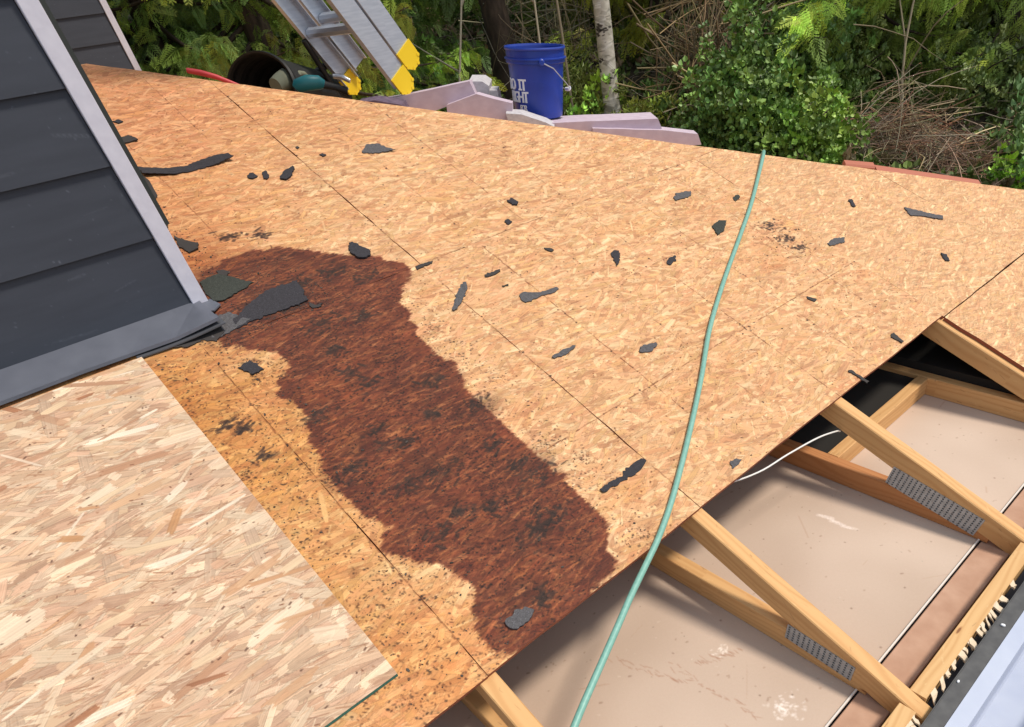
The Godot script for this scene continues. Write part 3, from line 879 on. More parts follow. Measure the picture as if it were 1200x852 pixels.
func eave() -> void:
	# blocking between the rafter tails, torn along its outer edge
	var c := Vector3(0, -0.2695, 0.5575)
	var spans := [[-2.6, -0.022, "pale eave blocking with torn splinters below the rafter nearest the picture's lower edge"], [0.0185, 0.5865, "short pale eave blocking with a frayed end before the rafter with the small nail plate"], [0.6285, 1.1945, "long pale eave blocking with big torn splinters along the gutter side"], [1.2355, 3.75, "eave blocking reaching to the rafter beside the far deck panels"]]
	for i in spans.size():
		var q: Array = spans[i]
		var o := thing("eave_blocking", q[2], "eave board", Transform3D(), "blocking boards between the rafter tails")
		var mb := MB.new()
		mb.bar(c + Vector3(q[0], 0, 0), c + Vector3(q[1], 0, 0), Vector3(0, 0, 1), 0.035, 0.089, 0.001, 0.4 * i + 0.1)
		put("board", mb.done(), M.pale_lumber, o)
		# torn fringe: [root, tip, how far out, width] of each splinter
		for e in [[], [[0.578, 0.566, 0.596, 0.014], [0.562, 0.552, 0.604, 0.010], [0.545, 0.541, 0.590, 0.020], [0.526, 0.508, 0.606, 0.011], [0.498, 0.492, 0.590, 0.020], [0.46, 0.452, 0.586, 0.024]], [[0.938, 0.900, 0.640, 0.011], [0.962, 0.952, 0.602, 0.024], [0.918, 0.868, 0.616, 0.010], [0.929, 0.905, 0.606, 0.007], [0.890, 0.864, 0.600, 0.013], [0.872, 0.858, 0.592, 0.020], [0.842, 0.803, 0.607, 0.022], [0.826, 0.818, 0.590, 0.016], [0.782, 0.773, 0.601, 0.018], [0.80, 0.796, 0.588, 0.012], [0.752, 0.735, 0.587, 0.020], [0.704, 0.672, 0.593, 0.026], [0.662, 0.638, 0.593, 0.026], [0.722, 0.714, 0.584, 0.020], [0.994, 0.985, 0.592, 0.022], [1.055, 1.045, 0.588, 0.020]], []][i]:
			var sp := MB.new()
			var w: float = e[3]
			var a := Vector3(e[0] - w * 0.5, c.y + 0.0440, 0.571)
			var b := Vector3(e[0] + w * 0.5, c.y + 0.0438, 0.571)
			var drop := rf(-0.012, 0.002)
			var tip := Vector3(e[1], c.y + 0.042 + drop, e[2])
			var across := Vector3(w * 0.5, 0, 0)
			var th := Vector3(0, -rf(0.003, 0.006), 0)
			var prev := [a, b]
			for k in 4:
				var g := (k + 1) / 4.0
				var m := ((a + b) * 0.5).lerp(tip, g) + Vector3(rng.randfn(0, 0.0016), rng.randfn(0, 0.0012), 0)
				var wide := across * (1.0 - g * rf(0.45, 0.75))
				var now := [m - wide, m + wide + Vector3(0, 0, rf(-0.005, 0.005))]
				sp.quad(prev[0], now[0], now[1], prev[1])
				sp.quad(prev[1] + th, now[1] + th, now[0] + th, prev[0] + th)
				sp.quad(prev[0] + th, now[0] + th, now[0], prev[0])
				sp.quad(prev[1], now[1], now[1] + th, prev[1] + th)
				prev = now
			sp.quad(prev[0], prev[0] + th, prev[1] + th, prev[1])
			put("splinter", sp.done(), M.splinter, o)
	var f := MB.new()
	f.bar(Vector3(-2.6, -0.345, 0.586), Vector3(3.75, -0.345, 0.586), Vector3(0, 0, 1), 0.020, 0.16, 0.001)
	tag(put("fascia_board", f.done(), M.navy), "fascia board coloured navy to stand for the shadow in the gap between torn blocking and gutter apron", "fascia board")
	var g := thing("gutter", "pale blue grey metal gutter with a dark apron along the eave", "gutter")
	var ap := MB.new()
	ap.bar(Vector3(-2.6, -0.2245, 0.612), Vector3(3.75, -0.2245, 0.612), Vector3(0, 0, 1), 0.033, 0.003, 0.0005)
	ap.bar(Vector3(-2.6, -0.2215, 0.5965), Vector3(3.75, -0.2215, 0.5965), Vector3(0, 0, 1), 0.002, 0.008, 0.0005)
	put("apron", ap.done(), M.apron, g)
	var tr := MB.new()
	var prof := [Vector2(0.629, -0.222), Vector2(0.661, -0.226), Vector2(0.664, -0.30), Vector2(0.668, -0.305), Vector2(0.752, -0.305), Vector2(0.756, -0.30), Vector2(0.764, -0.25), Vector2(0.782, -0.23), Vector2(0.784, -0.215), Vector2(0.772, -0.213), Vector2(0.770, -0.217)]
	for i in prof.size() - 1:
		var p: Vector2 = prof[i]
		var q: Vector2 = prof[i + 1]
		var nn := Vector2(-(q.y - p.y), q.x - p.x).normalized() * 0.0012
		tr.quad(Vector3(-2.6, q.y, q.x), Vector3(3.75, q.y, q.x), Vector3(3.75, p.y, p.x), Vector3(-2.6, p.y, p.x))
		tr.quad(Vector3(-2.6, p.y - nn.y, p.x - nn.x), Vector3(3.75, p.y - nn.y, p.x - nn.x), Vector3(3.75, q.y - nn.y, q.x - nn.x), Vector3(-2.6, q.y - nn.y, q.x - nn.x))
	put("trough", tr.done(), M.gutter, g)
	for q in [[0.905, 0.612, 0.004, "white plaster crumb on the gutter apron below the biggest splinters"], [0.705, 0.604, 0.003, "small white plaster crumb on the gutter apron near the rafter tail"], [1.05, 0.613, 0.0035, "white plaster crumb on the gutter apron at the picture's edge"]]:
		var b := MB.new()
		b.lathe([Vector2(0.0, -q[2] * 0.5), Vector2(q[2], -q[2] * 0.3), Vector2(q[2] * 0.8, q[2] * 0.5), Vector2(0.0, q[2] * 0.7)], 7)
		var cr := put("plaster_crumb", b.done(), M.white)
		cr.position = Vector3(q[0], -0.2205, q[1])
		cr.rotation.y = q[0] * 9.0
		cr.scale = Vector3(1.4, 0.8, 0.9)
		tag(cr, q[3], "crumb", "plaster crumbs on the gutter apron")

func nail_plate(parent: Node3D, z: float, y: float, l: float, h: float, tilt: float) -> void:
	var mb := MB.new()
	var r := Basis(Vector3.RIGHT, tilt)
	var at := func(u: float, v: float, x: float) -> Vector3: return Vector3(-x, y, z) + r * Vector3(0, v, u)
	var x0 := 0.0192
	var x1 := 0.0206
	for f in [[x1, false]]:
		mb.quad(at.call(-l / 2, -h / 2, x1), at.call(l / 2, -h / 2, x1), at.call(l / 2, h / 2, x1), at.call(-l / 2, h / 2, x1))
	mb.quad(at.call(-l / 2, h / 2, x0), at.call(-l / 2, h / 2, x1), at.call(l / 2, h / 2, x1), at.call(l / 2, h / 2, x0))
	mb.quad(at.call(l / 2, -h / 2, x0), at.call(l / 2, -h / 2, x1), at.call(-l / 2, -h / 2, x1), at.call(-l / 2, -h / 2, x0))
	mb.quad(at.call(l / 2, -h / 2, x1), at.call(l / 2, -h / 2, x0), at.call(l / 2, h / 2, x0), at.call(l / 2, h / 2, x1))
	mb.quad(at.call(-l / 2, -h / 2, x0), at.call(-l / 2, -h / 2, x1), at.call(-l / 2, h / 2, x1), at.call(-l / 2, h / 2, x0))
	var plate := put("nail_plate", mb.done(), M.galv, parent)
	# punched teeth: dark slots with a raised lip each
	var sl := MB.new()
	var lp := MB.new()
	var nu := int(l / 0.0125)
	var nv := int(h / 0.0075)
	for i in nu:
		for j in nv:
			var u := (i + 0.5) / nu * l - l / 2
			var v := (j + 0.5) / nv * h - h / 2 + (0.0018 if i % 2 else -0.0018)
			var a := 0.0022
			var b := 0.0015
			sl.quad(at.call(u - a, v - b, x1 + 0.0003), at.call(u + a, v - b, x1 + 0.0003), at.call(u + a, v + b, x1 + 0.0003), at.call(u - a, v + b, x1 + 0.0003))
			lp.quad(at.call(u - a * 1.3, v + b, x1 + 0.0004), at.call(u + a * 1.3, v + b, x1 + 0.0004), at.call(u + a, v + b * 1.7, x1 + 0.0014), at.call(u - a, v + b * 1.7, x1 + 0.0014))
	put("tooth_slot", sl.done(), M.slot, plate).set_meta("kind", "stuff")
	put("tooth_lip", lp.done(), M.galv, plate).set_meta("kind", "stuff")

func trusses() -> void:
	var defs := [["pale roof truss emerging below the seam at the end of the wet stain", [0.35, -0.218, 0.17, 0.055, 0.06]], ["roof truss with a small galvanised nail plate, beside the green hose", [0.352, -0.2205, 0.168, 0.05, 0.09]], ["roof truss with a long galvanised nail plate and a white cable reaching it", [0.314, -0.205, 0.262, 0.062, 0.235]], ["roof truss carrying the edge of the far deck panels at the dark corner", [0.314, -0.205, 0.26, 0.062, 0.235]]]
	for i in 4:
		var o := thing("roof_truss", defs[i][0], "roof truss", Transform3D(Basis(), Vector3(TRUSS * i - 0.001, 0, 0)), "roof trusses bared by the opened eave")
		var mid := -DECK - 0.0325
		var top := MB.new()
		var tail := -0.70 - 0.012 * (i % 2)
		top.bar(P(0, minf(1.9, hip_t(TRUSS * i) - 0.14), mid), P(0, tail, mid), Vector3.RIGHT, 0.038, 0.064, 0.0025, 0.9 * i + 0.2)
		put("top_chord", top.done(), M.lumber, o)
		var bot := MB.new()
		bot.bar(Vector3(0, CEIL + 0.0325, -4.5), Vector3(0, CEIL + 0.0325, 0.470), Vector3.RIGHT, 0.0364, 0.064, 0.002, 0.7 * i + 0.5)
		put("bottom_chord", bot.done(), M.lumber if i != 2 else M.old_lumber, o)
		var web := MB.new()
		web.bar(Vector3(0, CEIL + 0.065, -1.3), Vector3(0, 0.395, -1.3), Vector3.RIGHT, 0.036, 0.064)
		put("web", web.done(), M.old_lumber, o)
		var q: Array = defs[i][1]
		if i != 3: nail_plate(o, q[0], q[1], q[2], q[3], q[4])
	var b := MB.new()
	b.bar(Vector3(1.2375, CEIL + 0.0322, -0.007), Vector3(1.8085, CEIL + 0.0322, -0.007), Vector3(0, 0, 1), 0.038, 0.0635, 0.002, 1.4)
	tag(put("ceiling_blocking", b.done(), M.lumber), "short crosswise block on the ceiling between the two trusses at the dark corner", "blocking")

func new_sheet() -> void:
	var o := thing("new_board_sheet", "new pale strand board sheet with green painted edge lying loose below the wall", "strand board", roof_at(0, 0))
	var h0 := 0.0012
	var h1 := 0.0128
	var a := Vector2(-1.95, 0.107)
	var b := Vector2(-0.1215, 1.131)
	var top := MB.new()
	var uv := func(s: float, t: float) -> Vector2: return Vector2((s + 1.16) / 1.05, (1.14 - t) / 1.05)
	top.quad(Vector3(a.x, h1, -a.y), Vector3(b.x, h1, -a.y), Vector3(b.x, h1, -b.y), Vector3(a.x, h1, -b.y), uv.call(a.x, a.y), uv.call(b.x, a.y), uv.call(b.x, b.y), uv.call(a.x, b.y))
	put("face", top.done(), M.fresh, o)
	var e := MB.new()
	e.quad(Vector3(a.x, h0, -a.y), Vector3(b.x, h0, -a.y), Vector3(b.x, h1 - 0.0001, -a.y), Vector3(a.x, h1 - 0.0001, -a.y))
	e.quad(Vector3(a.x, h0, -b.y), Vector3(b.x, h0, -b.y), Vector3(b.x, h0, -a.y), Vector3(a.x, h0, -a.y))
	put("painted_edge", e.done(), M.fresh_edge, o)
	var s := MB.new()
	s.quad(Vector3(b.x, h0, -a.y), Vector3(b.x, h0, -b.y), Vector3(b.x, h1 - 0.0001, -b.y), Vector3(b.x, h1 - 0.0001, -a.y))
	s.quad(Vector3(b.x, h0, -b.y), Vector3(a.x, h0, -b.y), Vector3(a.x, h1 - 0.0001, -b.y), Vector3(b.x, h1 - 0.0001, -b.y))
	put("cut_edge", s.done(), M.fresh_side, o)

# ---------------------------------------------------------------- scraps on the deck

func ragged(o: Array, step: float, jag: float) -> PackedVector2Array:
	var r := PackedVector2Array()
	for i in o.size():
		var a: Vector2 = o[i]
		var b: Vector2 = o[(i + 1) % o.size()]
		r.append(a)
		var n := int(a.distance_to(b) / step)
		for k in range(1, n):
			r.append(a.lerp(b, float(k) / n) + (b - a).normalized().orthogonal() * rng.randfn(0.0, jag))
	return r

func scrap(called: String, label: String, kind: String, outline: Array, m: Material, thick := 0.0032, curl := 0.003, group := "torn shingle scraps on the roof deck") -> void:
	var c := Vector2.ZERO
	for q: Vector2 in outline: c += q
	c /= outline.size()
	var loc := []
	for q: Vector2 in outline: loc.append(Vector2(q.x - c.x, -(q.y - c.y)))
	var o := ragged(loc, 0.006, 0.0017)
	if Geometry2D.triangulate_polygon(o).is_empty(): o = PackedVector2Array(loc)
	var dir := Vector2.RIGHT.rotated(rf(0, TAU))
	var size := 0.02
	for q in o: size = maxf(size, q.length())
	var mb := MB.new()
	mb.slab(o, 0.0008, 0.0008 + thick * 0.5, func(p: Vector2) -> float: return curl * pow(p.dot(dir) / size, 2.0))
	var n := put(called, mb.done(), m)
	n.transform = roof_at(c.x, c.y, 0.0)
	tag(n, label, kind, group)

func scraps() -> void:
	var p := {
		"pale_flat": [Vector2(0.808, 1.704), Vector2(0.842, 1.730), Vector2(0.881, 1.720), Vector2(0.893, 1.681), Vector2(0.905, 1.656), Vector2(0.844, 1.671), Vector2(0.806, 1.691)],
		"chip1": [Vector2(0.436, 1.736), Vector2(0.458, 1.742), Vector2(0.462, 1.721), Vector2(0.443, 1.714), Vector2(0.434, 1.724)],
		"chip2": [Vector2(0.481, 1.732), Vector2(0.495, 1.736), Vector2(0.493, 1.711), Vector2(0.477, 1.693), Vector2(0.469, 1.700)],
		"chip3": [Vector2(0.513, 1.685), Vector2(0.541, 1.708), Vector2(0.575, 1.720), Vector2(0.574, 1.706), Vector2(0.546, 1.676), Vector2(0.521, 1.662), Vector2(0.510, 1.673)],
		"crumb1": [Vector2(0.680, 1.746), Vector2(0.693, 1.749), Vector2(0.699, 1.736), Vector2(0.684, 1.731)],
		"dot1": [Vector2(0.640, 1.821), Vector2(0.649, 1.825), Vector2(0.651, 1.815), Vector2(0.641, 1.810)],
		"stain_top": [Vector2(0.502, 1.282), Vector2(0.513, 1.281), Vector2(0.522, 1.252), Vector2(0.533, 1.228), Vector2(0.520, 1.203), Vector2(0.500, 1.202), Vector2(0.487, 1.212), Vector2(0.483, 1.247)],
		"long_strip": [Vector2(0.199, 1.919), Vector2(0.257, 1.883), Vector2(0.315, 1.869), Vector2(0.365, 1.878), Vector2(0.410, 1.872), Vector2(0.444, 1.858), Vector2(0.451, 1.839), Vector2(0.416, 1.836), Vector2(0.332, 1.835), Vector2(0.269, 1.838), Vector2(0.228, 1.854), Vector2(0.197, 1.867), Vector2(0.195, 1.890)],
		"wall_flap": [Vector2(0.194, 1.877), Vector2(0.198, 1.840), Vector2(0.185, 1.760), Vector2(0.164, 1.732), Vector2(0.174, 1.827)],
		"wall_sliver": [Vector2(0.152, 1.676), Vector2(0.160, 1.671), Vector2(0.142, 1.594), Vector2(0.137, 1.597)],
		"wall_tear": [Vector2(0.137, 1.550), Vector2(0.142, 1.535), Vector2(0.174, 1.491), Vector2(0.163, 1.465), Vector2(0.136, 1.462), Vector2(0.129, 1.506)],
		"gran_piece": [Vector2(0.101, 1.330), Vector2(0.111, 1.334), Vector2(0.152, 1.338), Vector2(0.178, 1.310), Vector2(0.209, 1.263), Vector2(0.185, 1.252), Vector2(0.144, 1.242), Vector2(0.113, 1.234), Vector2(0.096, 1.245), Vector2(0.095, 1.275)],
		"black_tab": [Vector2(0.156, 1.355), Vector2(0.172, 1.353), Vector2(0.181, 1.339), Vector2(0.169, 1.323), Vector2(0.150, 1.334)],
		"slab": [Vector2(0.099, 1.151), Vector2(0.154, 1.184), Vector2(0.219, 1.215), Vector2(0.305, 1.212), Vector2(0.286, 1.122), Vector2(0.214, 1.123), Vector2(0.136, 1.126), Vector2(0.094, 1.120)],
		"torn_corner": [Vector2(0.031, 1.120), Vector2(0.083, 1.190), Vector2(0.106, 1.188), Vector2(0.119, 1.155), Vector2(0.136, 1.131), Vector2(0.083, 1.120), Vector2(0.046, 1.113)],
		"curl": [Vector2(0.278, 1.116), Vector2(0.290, 1.097), Vector2(0.309, 1.092), Vector2(0.299, 1.083), Vector2(0.278, 1.090)],
		"d1": [Vector2(1.036, 1.229), Vector2(1.055, 1.233), Vector2(1.063, 1.203), Vector2(1.049, 1.191), Vector2(1.035, 1.200)],
		"d2": [Vector2(0.954, 1.139), Vector2(0.973, 1.145), Vector2(0.975, 1.127), Vector2(0.956, 1.121)],
		"d3": [Vector2(0.596, 1.095), Vector2(0.629, 1.095), Vector2(0.653, 1.092), Vector2(0.645, 1.084), Vector2(0.615, 1.082), Vector2(0.592, 1.081)],
		"d4": [Vector2(0.736, 0.959), Vector2(0.761, 0.959), Vector2(0.790, 0.957), Vector2(0.785, 0.948), Vector2(0.750, 0.945), Vector2(0.732, 0.951)],
		"d5": [Vector2(0.969, 0.967), Vector2(0.983, 0.958), Vector2(0.989, 0.943), Vector2(0.976, 0.941), Vector2(0.969, 0.956)],
		"leaf": [Vector2(0.567, 0.883), Vector2(0.623, 0.935), Vector2(0.663, 0.964), Vector2(0.672, 0.959), Vector2(0.653, 0.931), Vector2(0.603, 0.893), Vector2(0.570, 0.877)],
		"hammer": [Vector2(0.760, 0.832), Vector2(0.777, 0.836), Vector2(0.806, 0.817), Vector2(0.820, 0.808), Vector2(0.875, 0.801), Vector2(0.875, 0.791), Vector2(0.853, 0.786), Vector2(0.803, 0.795), Vector2(0.755, 0.797), Vector2(0.752, 0.813)],
		"d6": [Vector2(0.747, 0.893), Vector2(0.768, 0.889), Vector2(0.763, 0.883), Vector2(0.746, 0.886)],
		"e1": [Vector2(1.129, 0.834), Vector2(1.148, 0.839), Vector2(1.161, 0.828), Vector2(1.131, 0.793), Vector2(1.100, 0.775), Vector2(1.111, 0.797), Vector2(1.120, 0.820)],
		"e2": [Vector2(1.245, 0.697), Vector2(1.271, 0.714), Vector2(1.301, 0.712), Vector2(1.287, 0.695), Vector2(1.249, 0.686)],
		"e3": [Vector2(0.666, 0.583), Vector2(0.698, 0.587), Vector2(0.743, 0.586), Vector2(0.749, 0.580), Vector2(0.711, 0.570), Vector2(0.670, 0.575)],
		"e4": [Vector2(0.881, 0.465), Vector2(0.911, 0.472), Vector2(0.944, 0.460), Vector2(0.942, 0.451), Vector2(0.911, 0.441), Vector2(0.884, 0.452)],
		"f1": [Vector2(1.551, 0.952), Vector2(1.584, 0.964), Vector2(1.639, 0.947), Vector2(1.618, 0.926), Vector2(1.543, 0.933)],
		"f2": [Vector2(1.538, 0.758), Vector2(1.587, 0.766), Vector2(1.608, 0.750), Vector2(1.553, 0.715), Vector2(1.513, 0.709)],
		"f3": [Vector2(1.749, 0.837), Vector2(1.786, 0.844), Vector2(1.774, 0.823), Vector2(1.737, 0.813)],
		"f4": [Vector2(2.147, 0.586), Vector2(2.164, 0.580), Vector2(2.133, 0.543), Vector2(2.119, 0.551)],
		"f5": [Vector2(2.305, 0.430), Vector2(2.324, 0.410), Vector2(2.356, 0.366), Vector2(2.403, 0.309), Vector2(2.378, 0.295), Vector2(2.327, 0.351), Vector2(2.282, 0.386)],
		"f6": [Vector2(1.824, 0.463), Vector2(1.875, 0.466), Vector2(1.915, 0.449), Vector2(1.888, 0.431), Vector2(1.819, 0.449)],
		"f7": [Vector2(2.156, 0.186), Vector2(2.171, 0.168), Vector2(2.141, 0.140), Vector2(2.129, 0.151)],
		"spear": [Vector2(0.463, 0.184), Vector2(0.494, 0.186), Vector2(0.534, 0.178), Vector2(0.546, 0.190), Vector2(0.577, 0.190), Vector2(0.607, 0.189), Vector2(0.613, 0.176), Vector2(0.592, 0.168), Vector2(0.562, 0.163), Vector2(0.525, 0.169), Vector2(0.500, 0.168), Vector2(0.464, 0.173)],
		"g2": [Vector2(0.781, 0.045), Vector2(0.801, 0.041), Vector2(0.809, 0.030), Vector2(0.792, 0.025), Vector2(0.766, 0.027)],
		"block": [Vector2(0.091, 0.064), Vector2(0.128, 0.069), Vector2(0.142, 0.064), Vector2(0.152, 0.047), Vector2(0.139, 0.039), Vector2(0.114, 0.035), Vector2(0.101, 0.036), Vector2(0.090, 0.049)],
		"diamond": [Vector2(0.030, 0.991), Vector2(0.063, 0.997), Vector2(0.074, 0.953), Vector2(0.046, 0.950)],
		"j1": [Vector2(1.588, 0.055), Vector2(1.601, 0.052), Vector2(1.595, 0.011), Vector2(1.581, 0.010), Vector2(1.576, 0.047)],
		"j2": [Vector2(1.510, 0.328), Vector2(1.526, 0.299), Vector2(1.510, 0.296), Vector2(1.502, 0.318)],
		"stick": [Vector2(1.328, 0.046), Vector2(1.338, 0.042), Vector2(1.342, -0.019), Vector2(1.329, -0.020)],
		"w1": [Vector2(0.247, 2.209), Vector2(0.266, 2.213), Vector2(0.273, 2.195), Vector2(0.256, 2.190)],
		"w2": [Vector2(0.226, 2.101), Vector2(0.252, 2.108), Vector2(0.264, 2.067), Vector2(0.224, 2.068)],
		"shadow_felt": [Vector2(-0.046, 1.165), Vector2(0.013, 1.170), Vector2(0.060, 1.172), Vector2(0.065, 1.126), Vector2(0.034, 1.102), Vector2(0.009, 1.127), Vector2(-0.027, 1.119), Vector2(-0.051, 1.132)],
	}
	var list := [
		["shadow_felt", "felt_strip", "black felt added for the shadow under the lifted tip of the wall flashing", "roofing strip", "felt", 0.004, 0.004, "torn roofing strips along the corner board"],  # black piece added to stand for the shadow beneath the flashing tip
		["pale_flat", "shingle_scrap", "flat grey shingle scrap lying alone below the peaked foam board", "shingle scrap", "shingle", 0.004, 0.006, "torn shingle scraps on the roof deck"],
		["chip1", "shingle_chip", "first of three small dark chips in a row, nearest the long curled strip", "shingle chip", "shingle_dark", 0.006, 0.001, "small shingle chips on the roof deck"],
		["chip2", "shingle_chip", "upright oval dark chip, middle one of three chips in a row", "shingle chip", "shingle_dark", 0.006, 0.001, "small shingle chips on the roof deck"],
		["chip3", "shingle_chip", "biggest of three dark chips in a row, beside the long panel joint", "shingle chip", "shingle_dark", 0.009, 0.002, "small shingle chips on the roof deck"],
		["crumb1", "shingle_chip", "tiny dark chip uphill of the long panel joint, above the row of three", "shingle chip", "shingle_dark", 0.005, 0.001, "small shingle chips on the roof deck"],
		["dot1", "shingle_chip", "speck-sized dark chip just uphill of the row of three chips", "shingle chip", "felt", 0.004, 0, "small shingle chips on the roof deck"],
		["stain_top", "shingle_scrap", "thick dark shingle scrap at the upper rim of the wet stain", "shingle scrap", "shingle_dark", 0.01, 0.003, "torn shingle scraps on the roof deck"],
		["long_strip", "felt_strip", "long curled dark strip sticking out from the white corner board over the deck", "roofing strip", "shingle_dark", 0.004, 0.022, "torn roofing strips along the corner board"],
		["wall_flap", "felt_strip", "dark torn flap beside the corner board, just below the long curled strip", "roofing strip", "felt", 0.005, 0.006, "torn roofing strips along the corner board"],
		["wall_sliver", "felt_strip", "narrow black sliver along the corner board, above the torn black tatter", "roofing strip", "felt", 0.004, 0.002, "torn roofing strips along the corner board"],
		["wall_tear", "felt_strip", "torn black tatter poking out from under the corner board", "roofing strip", "felt", 0.006, 0.006, "torn roofing strips along the corner board"],
		["gran_piece", "shingle_scrap", "greenish mossy shingle remnant at the foot of the corner board", "shingle scrap", "shingle_mossy", 0.005, 0.004, "torn shingle scraps on the roof deck"],
		["black_tab", "felt_strip", "small black tab on top of the mossy shingle remnant", "roofing strip", "felt", 0.004, 0.002, "torn roofing strips along the corner board"],
		["slab", "shingle_scrap", "big smooth slate grey shingle slab on the stain beside the flashing", "shingle scrap", "shingle_dark", 0.005, 0.006, "torn shingle scraps on the roof deck"],
		["torn_corner", "shingle_scrap", "ragged grey shingle corner under the tip of the wall flashing", "shingle scrap", "shingle", 0.004, 0.003, "torn shingle scraps on the roof deck"],
		["curl", "shingle_chip", "thin dark curl at the outer end of the big shingle slab", "shingle chip", "felt", 0.004, 0.003, "small shingle chips on the roof deck"],
		["d1", "shingle_chip", "dark lump on the deck, the upper of two near the middle panels", "shingle chip", "shingle_dark", 0.008, 0.001, "small shingle chips on the roof deck"],
		["d2", "shingle_chip", "round dark chip just downhill of the dark lump", "shingle chip", "shingle_dark", 0.006, 0.001, "small shingle chips on the roof deck"],
		["d3", "shingle_chip", "slim dark sliver lying across the long panel joint at the stain's upper corner", "shingle chip", "felt", 0.005, 0.003, "small shingle chips on the roof deck"],
		["d4", "shingle_chip", "straight dark stick-like sliver above the club-shaped scrap", "shingle chip", "felt", 0.005, 0.001, "small shingle chips on the roof deck"],
		["d5", "shingle_chip", "tiny black fleck uphill of the club-shaped scrap", "shingle chip", "felt", 0.005, 0.001, "small shingle chips on the roof deck"],
		["leaf", "shingle_scrap", "leaf-shaped grey shingle scrap with its point downhill, beside the panel joint", "shingle scrap", "shingle", 0.005, 0.004, "torn shingle scraps on the roof deck"],
		["hammer", "shingle_scrap", "club-shaped grey shingle scrap with a thin handle", "shingle scrap", "shingle", 0.005, 0.003, "torn shingle scraps on the roof deck"],
		["d6", "shingle_chip", "very small brown chip between leaf-shaped and club-shaped scraps", "shingle chip", "shingle_mossy", 0.004, 0.001, "small shingle chips on the roof deck"],
		["e1", "shingle_scrap", "comma-shaped dark scrap in the middle of the deck, uphill of the chalk line", "shingle scrap", "shingle_dark", 0.005, 0.003, "torn shingle scraps on the roof deck"],
		["e2", "shingle_chip", "small dark oblong chip between the comma-shaped scrap and the hose", "shingle chip", "shingle_dark", 0.005, 0.001, "small shingle chips on the roof deck"],
		["e3", "shingle_scrap", "narrow grey spindle scrap between the stain and the green hose", "shingle scrap", "shingle", 0.005, 0.003, "torn shingle scraps on the roof deck"],
		["e4", "shingle_scrap", "grey diamond-like scrap beside the green hose, above the crossing chalk lines", "shingle scrap", "shingle", 0.005, 0.004, "torn shingle scraps on the roof deck"],
		["f1", "shingle_scrap", "flat grey oblong scrap uphill of the hose, below the low pink foam board", "shingle scrap", "shingle", 0.005, 0.003, "torn shingle scraps on the roof deck"],
		["f2", "shingle_scrap", "mossy brown scrap close to the uphill side of the hose", "shingle scrap", "shingle_mossy", 0.005, 0.002, "torn shingle scraps on the roof deck"],
		["f3", "shingle_chip", "faint mossy chip between hose and flat oblong scrap", "shingle chip", "shingle_mossy", 0.003, 0.001, "small shingle chips on the roof deck"],
		["f4", "shingle_chip", "small dark chip high on the deck past the hose", "shingle chip", "shingle_dark", 0.006, 0.001, "small shingle chips on the roof deck"],
		["f5", "shingle_scrap", "long bent grey strip nearest the hip, past the hose", "shingle scrap", "shingle", 0.006, 0.008, "torn shingle scraps on the roof deck"],
		["f6", "shingle_scrap", "grey oblong scrap past the hose, below the bent strip", "shingle scrap", "shingle", 0.005, 0.003, "torn shingle scraps on the roof deck"],
		["f7", "shingle_chip", "small dark chip near the seam of the far panels", "shingle chip", "shingle_dark", 0.006, 0.002, "small shingle chips on the roof deck"],
		["spear", "shingle_scrap", "jagged spear-shaped dark scrap between the stain and the lower hose", "shingle scrap", "shingle_dark", 0.004, 0.003, "torn shingle scraps on the roof deck"],
		["g2", "shingle_chip", "torn grey chip near the hole edge, above the white cable", "shingle chip", "shingle", 0.004, 0.003, "small shingle chips on the roof deck"],
		["block", "shingle_scrap", "thick grey shingle block on the stain close to the hole edge", "shingle scrap", "shingle", 0.011, 0.001, "torn shingle scraps on the roof deck"],
		["diamond", "shingle_scrap", "black diamond-shaped scrap on the orange deck beside the stain", "shingle scrap", "shingle_dark", 0.006, 0.003, "torn shingle scraps on the roof deck"],
		["j1", "wood_splinter", "dark flat splinter near the hole edge towards the dark corner", "splinter", "felt", 0.005, 0.002, "dark splinters on the roof deck"],
		["j2", "wood_splinter", "short dark splinter in the middle of the panels past the hose", "splinter", "felt", 0.004, 0.001, "dark splinters on the roof deck"],
		["stick", "wood_splinter", "thin dark stick overhanging the hole edge by the long nail plate's truss", "splinter", "felt", 0.005, 0, "dark splinters on the roof deck"],
		["w1", "shingle_chip", "small dark chip high on the deck close to the corner board", "shingle chip", "shingle_dark", 0.005, 0.001, "small shingle chips on the roof deck"],
		["w2", "shingle_scrap", "black scrap against the corner board uphill of the long curled strip", "shingle scrap", "felt", 0.007, 0.004, "torn shingle scraps on the roof deck"],
	]
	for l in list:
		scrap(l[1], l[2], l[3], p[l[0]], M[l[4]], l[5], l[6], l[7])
	# loose granules and crumbs of asphalt, too many to count
	var g := MB.new()
	g.lathe([Vector2(0.0, -0.5), Vector2(0.45, -0.2), Vector2(0.5, 0.25), Vector2(0.0, 0.5)], 5)
	var places := []
	var colors := []
	for i in 2300:
		var s: float
		var t: float
		var k := i % 10
		if i > 1400:
			s = rf(0.05, 0.34); t = 1.08 + absf(rng.randfn(0.0, 0.16))
			if i > 2000:
				t = rf(1.3, 2.1); s = 0.115 + absf(rng.randfn(0.0, 0.03)) + (t - 1.2) * 0.03
		elif k < 4:
			s = rf(-0.14, 0.12); t = rf(0.0, 1.15)
		elif k < 7:
			s = rf(0.0, 0.5); t = rf(0.0, 1.3)
		elif k == 7:
			s = 1.7 + rng.randfn(0, 0.06); t = 0.57 + rng.randfn(0, 0.09)
		else:
			s = rf(0.0, 3.0); t = rf(0.0, 2.2)
		if t < 0.006 or t > hip_t(s) - 0.02: continue
		if s < 0.095 and t > 1.12: continue
		var z := rf(0.0012, 0.0032) * (1.8 if rng.randf() < 0.05 else 1.0)
